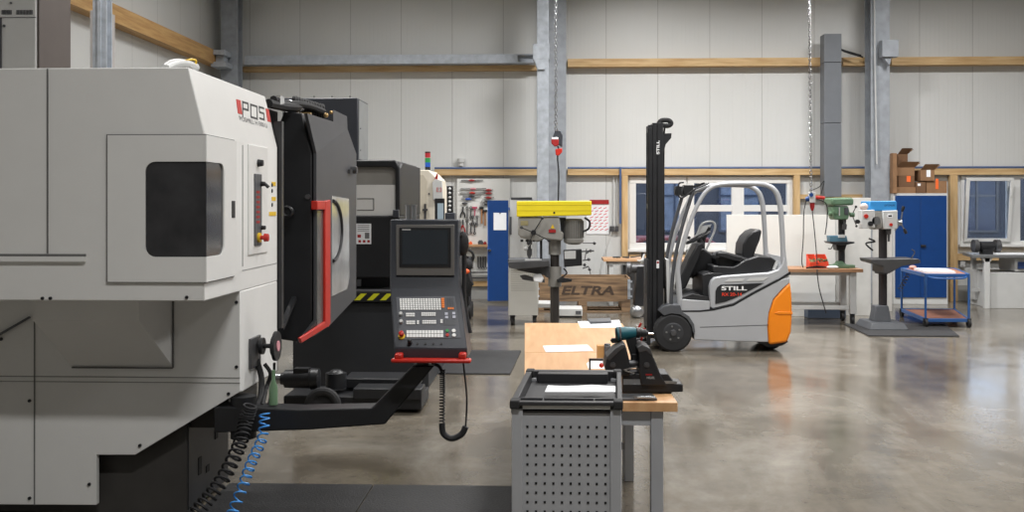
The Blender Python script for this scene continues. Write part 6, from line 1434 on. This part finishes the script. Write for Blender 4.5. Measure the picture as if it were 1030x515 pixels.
for a in ((0, 0), (1, 0), (1, 1), (0, 1)):
    e = MB(); e.cyl(TP(*a, .13), TP(*a, tz - .035), .017, n=12); obj('post', e, blue_tr, bt)
    e = MB(); c = TP(*a, .06); e.cyl(c - Vector((.018, 0, 0)), c + Vector((.018, 0, 0)), .06, n=18); e.box(c.x - .028, c.x + .028, c.y - .02, c.y + .02, .07, .13); obj('castor', e, rubber, bt)
e = MB(); e.tube(smooth([TP(0.05, -.0, tz - .03), TP(.2, -.08, tz - .05), TP(.8, -.08, tz - .05), TP(.95, -.0, tz - .03)]), .012); obj('push_handle', e, blue_tr, bt)
e = MB(); c = TP(.3, .55, tz); e.prism([TP(.08, .12, tz + .001), TP(.74, .1, tz + .001), TP(.74, .66, tz + .001), TP(.12, .72, tz + .001)], (0, 0, .03)); one('paper_sheet', e, paper, 'white packet lying on the blue trolley upper shelf', 'paper')
e = MB(); c = TP(.15, .85, tz); e.sph(c + Vector((0, 0, .03)), .05, 1.2, .8, .6); one('cloth', e, mat('pink cloth', srgb(205, 160, 150), .8), 'small pinkish rag at the far end of the blue trolley', 'cloth')

# right bench with grinder
YRb = 17.0
r = thing('workbench', 'grey-topped workbench with white cabinets under the right window', 'workbench', (Q(1010, 300, YRb).x, YRb + .4, 0))
zr = Q(1000, 256.5, YRb).z; xa_ = Q(966, 258, YRb).x
e = MB(); e.prism([Vector((Q(978, 258, YRb).x, YRb, zr)), Vector((13.5, YRb, zr)), Vector((13.5, YRb + 1.0, zr)), Vector((Q(968, 258, YRb + 1).x, YRb + 1.0, zr))], (0, 0, -.05)); obj('bench_top', e, mat('grey bench top', srgb(112, 114, 116), .4), r, .004)
e = MB(); lx = Q(991, 280, YRb).x; e.box(lx, lx + .09, YRb + .02, YRb + .1, 0, zr - .051); e.prism([Vector((lx - .05, YRb + .02, zr - .051)), Vector((lx + .14, YRb + .02, zr - .051)), Vector((lx + .09, YRb + .02, zr - .12)), Vector((lx, YRb + .02, zr - .12))], (0, .08, 0)); obj('leg', e, lgrey, r, .004)
e = MB(); lx2 = Q(978, 280, YRb + .8).x; e.box(lx2, lx2 + .07, YRb + .8, YRb + .88, 0, zr - .051); obj('leg', e, lgrey, r, .004)
e = MB(); e.box(lx2 + .07, lx, YRb + .5, YRb + .55, .25, .3); obj('stretcher', e, lgrey, r)
e = MB(); e.box(Q(996, 280, YRb + .1).x, 13.4, YRb + .1, YRb + .9, .0, Q(1000, 274, YRb + .1).z); obj('cabinet', e, lgrey, r, .006)
e = MB(); e.box(Q(980, 280, YRb + .6).x, Q(990, 280, YRb + .6).x, YRb + .6, YRb + .79, .1, .62); obj('side_cabinet', e, lgrey, r, .004)
e = MB(); e.box(Q(1022, 262, YRb + .06).x, 13.4, YRb + .1, YRb + .7, Q(1026, 273, YRb + .06).z, zr - .06); obj('drawer_unit', e, lgrey, r, .004)
e = MB(); e.box(Q(1024.5, 262, YRb + .06).x, 13.3, YRb + .07, YRb + .1, Q(1026, 270.5, YRb + .06).z, Q(1026, 263.5, YRb + .06).z); obj('drawer_front', e, mat('navy front', srgb(40, 62, 110), .5), r, .003)
bg = thing('bench_grinder', 'black double bench grinder on the grey bench under the right window', 'grinder', (Q(992, 256, 17.3).x, 17.3, zr))
e = MB(); a = Q(981, 249.5, 17.3); b_ = Q(1003, 249.5, 17.3); a.z = b_.z = zr + .13; e.rev(a, b_, [(0, .05), (.18, .05), (.2, .09), (.8, .09), (.82, .05), (1, .05)], n=22); e.box(a.x + .1, b_.x - .1, 17.22, 17.38, zr, zr + .08); obj('motor', e, black_pl, bg, .004)
for c in (a, b_):
    e = MB(); e.cyl(c + Vector((-.035, 0, .01)), c + Vector((.035, 0, .01)), .11, n=26); obj('wheel_guard', e, dsteel, bg)
    e = MB(); e.cyl(c + Vector((-.04, -.03, -.0)), c + Vector((.04, -.03, -.0)), .075, n=22); obj('grinding_wheel', e, anth, bg)
e = MB(); c = Q(1015, 256, 17.2); e.box(c.x - .25, c.x + .3, 17.1, 17.4, zr + .001, zr + .02); one('paper_sheet', e, paper, 'white papers on the grey bench right of the grinder', 'paper')
e = MB(); e.pb(966.2, 971, 262, 268.5, 18.42, 18.49); e.pb(967, 969, 264, 267, 18.41, 18.42); one('power_socket', e, lgrey, 'white wall socket below the left corner of the right window', 'socket', 'wall sockets')

# ================================================================= HANGING THINGS
# chain hoist (centre)
Yh_ = 15.5
ch = thing('chain_hoist', 'hanging black and red chain hoist in front of the centre column', 'hoist', Q(560, 160, Yh_))
def chain(e, a, b_, link=.05, r_=.006):
    a = Vector(a); b_ = Vector(b_); n = int((b_ - a).length / (link * .72)); d = (b_ - a) / n
    for k in range(n):
        c = a + d * (k + .5); ax = Vector((1, 0, 0)) if k % 2 else Vector((0, 1, 0)); side = Vector((0, 1, 0)) if k % 2 else Vector((1, 0, 0))
        P = [c + Vector((0, 0, math.sin(t) * link * .5)) + side * (math.cos(t) * link * .3) for t in [2 * PI * i / 8 for i in range(9)]]; e.tube(P, r_, 4)
e = MB(); chain(e, Q(559.2, 131, Yh_), Q(559.2, 131, Yh_) + Vector((0, 0, 5.1)), .07, .009); obj('chain', e, steel, ch)
e = MB(); e.prism([Q(a, b_, Yh_) for a, b_ in ((556, 138), (558.5, 130.5), (564, 131.5), (566, 136), (565.5, 148), (563, 146), (556, 145))], (0, .14, 0)); obj('hoist_body', e, anth_d, ch, .01)
e = MB(); e.prism([Q(a, b_, Yh_ - .01) for a, b_ in ((554.5, 139.5), (559, 138.5), (562, 140), (562, 146), (558, 147.5), (554.5, 144))], (0, .1, 0)); obj('plug_housing', e, red_dk, ch, .01)
e = MB(); e.prism([Q(a, b_, Yh_ - .012) for a, b_ in ((555, 138), (561.5, 138), (561.5, 140.2), (555, 140.2))], (0, .08, 0)); obj('socket_ring', e, paper, ch, .004)
e = MB(); e.prism([Q(a, b_, Yh_) for a, b_ in ((558.5, 150), (565.5, 149), (565.5, 153), (562, 156.5), (559, 156))], (0, .08, 0)); obj('hanging_plug', e, red_pl, ch, .008)
e = MB(); e.tube(smooth([Q(561, 147, Yh_ + .04), Q(562, 151, Yh_ + .04), Q(560.8, 158, Yh_ + .04), Q(562, 175, Yh_ + .04), Q(561.5, 203, Yh_ + .04)]), .012); obj('cable', e, rubber, ch)
# hanging socket cube (right)
Yj = 14.6
hs_ = thing('hanging_socket', 'blue and red power socket cube hanging on a chain above the wheeled bench', 'socket', Q(817, 205, Yj))
e = MB(); chain(e, Q(816, 193, Yj), Q(812, 0, Yj) + Vector((0, 0, 2.6)), .06, .0055); obj('chain', e, chrome, hs_)
e = MB(); e.prism([Q(a, b_, Yj) for a, b_ in ((814.5, 193), (820.5, 193), (820.5, 204), (814.5, 204))], (0, .1, 0)); obj('box', e, lgrey, hs_, .01)
e = MB(); e.rev(Q(815, 199, Yj + .05), Q(810.5, 201, Yj + .05), [(0, .035), (.5, .04), (1, .03)], n=14); e.cyl(Q(816, 196, Yj), Q(816, 196, Yj - .04), .03, n=14); obj('blue_socket', e, blue_pl, hs_)
e = MB(); e.rev(Q(820, 198.5, Yj + .05), Q(829.5, 199, Yj + .05), [(0, .022), (.3, .026), (1, .022)], n=14); obj('red_socket', e, red_pl, hs_)
e = MB(); e.rev(Q(817, 204, Yj + .05), Q(817, 212, Yj + .05), [(0, .036), (.5, .034), (1, .015)], n=14); obj('red_plug', e, red_dk, hs_)
e = MB(); e.tube(smooth([Q(817, 212, Yj + .05), Q(819, 230, Yj + .05), Q(821, 252, Yj + .03), Q(822, 266, Yj - .02)]), .007); e.tube(smooth([Q(811, 201, Yj + .05), Q(808.5, 215, Yj + .05), Q(808, 240, Yj + .05), Q(806.5, 262, Yj + .05), Q(808, 269.3, Yj + .1)]), .007)
e.tube(smooth([Q(815, 192, Yj + .05), Q(824, 188, Yj + .05), Q(829, 182, Yj + .05), Q(826, 195, Yj + .05)]), .006); obj('cable', e, rubber, hs_)
e = MB(); e.tube(smooth([Q(822, 271.0, Yn - .015), Q(822, 272.5, Yn - .02), Q(822, 275, Yn - .03), Q(824, 290, Yn - .03), Q(828, 305, Yn - .02), Q(831, 315, Yn - .02)]), .008); one('power_cable', e, rubber, 'black cable drooping over the front of the wheeled bench', 'cable')

# ================================================================= CAMERA, WORLD
cam = bpy.data.cameras.new('camera'); co = bpy.data.objects.new('camera', cam); C.objects.link(co)
cam.sensor_width = 36; cam.lens = FPX / 1030 * 36; co.location = (0, 0, H); co.rotation_euler = (PI / 2, 0, TH)
cam.shift_y = -(257.5 - Y0P) / 1030; cam.clip_end = 200
sc.camera = co
w = bpy.data.worlds.new('dusk'); sc.world = w; w.use_nodes = True
bgn = w.node_tree.nodes['Background']; bgn.inputs[0].default_value = (0.82, 0.88, 1.0, 1); bgn.inputs[1].default_value = 2.4
vs = sc.view_settings; sc.display_settings.display_device = 'sRGB'; vs.view_transform = 'Standard'; vs.look = 'None'; vs.exposure = 0.25; vs.gamma = 1; vs.use_curve_mapping = False
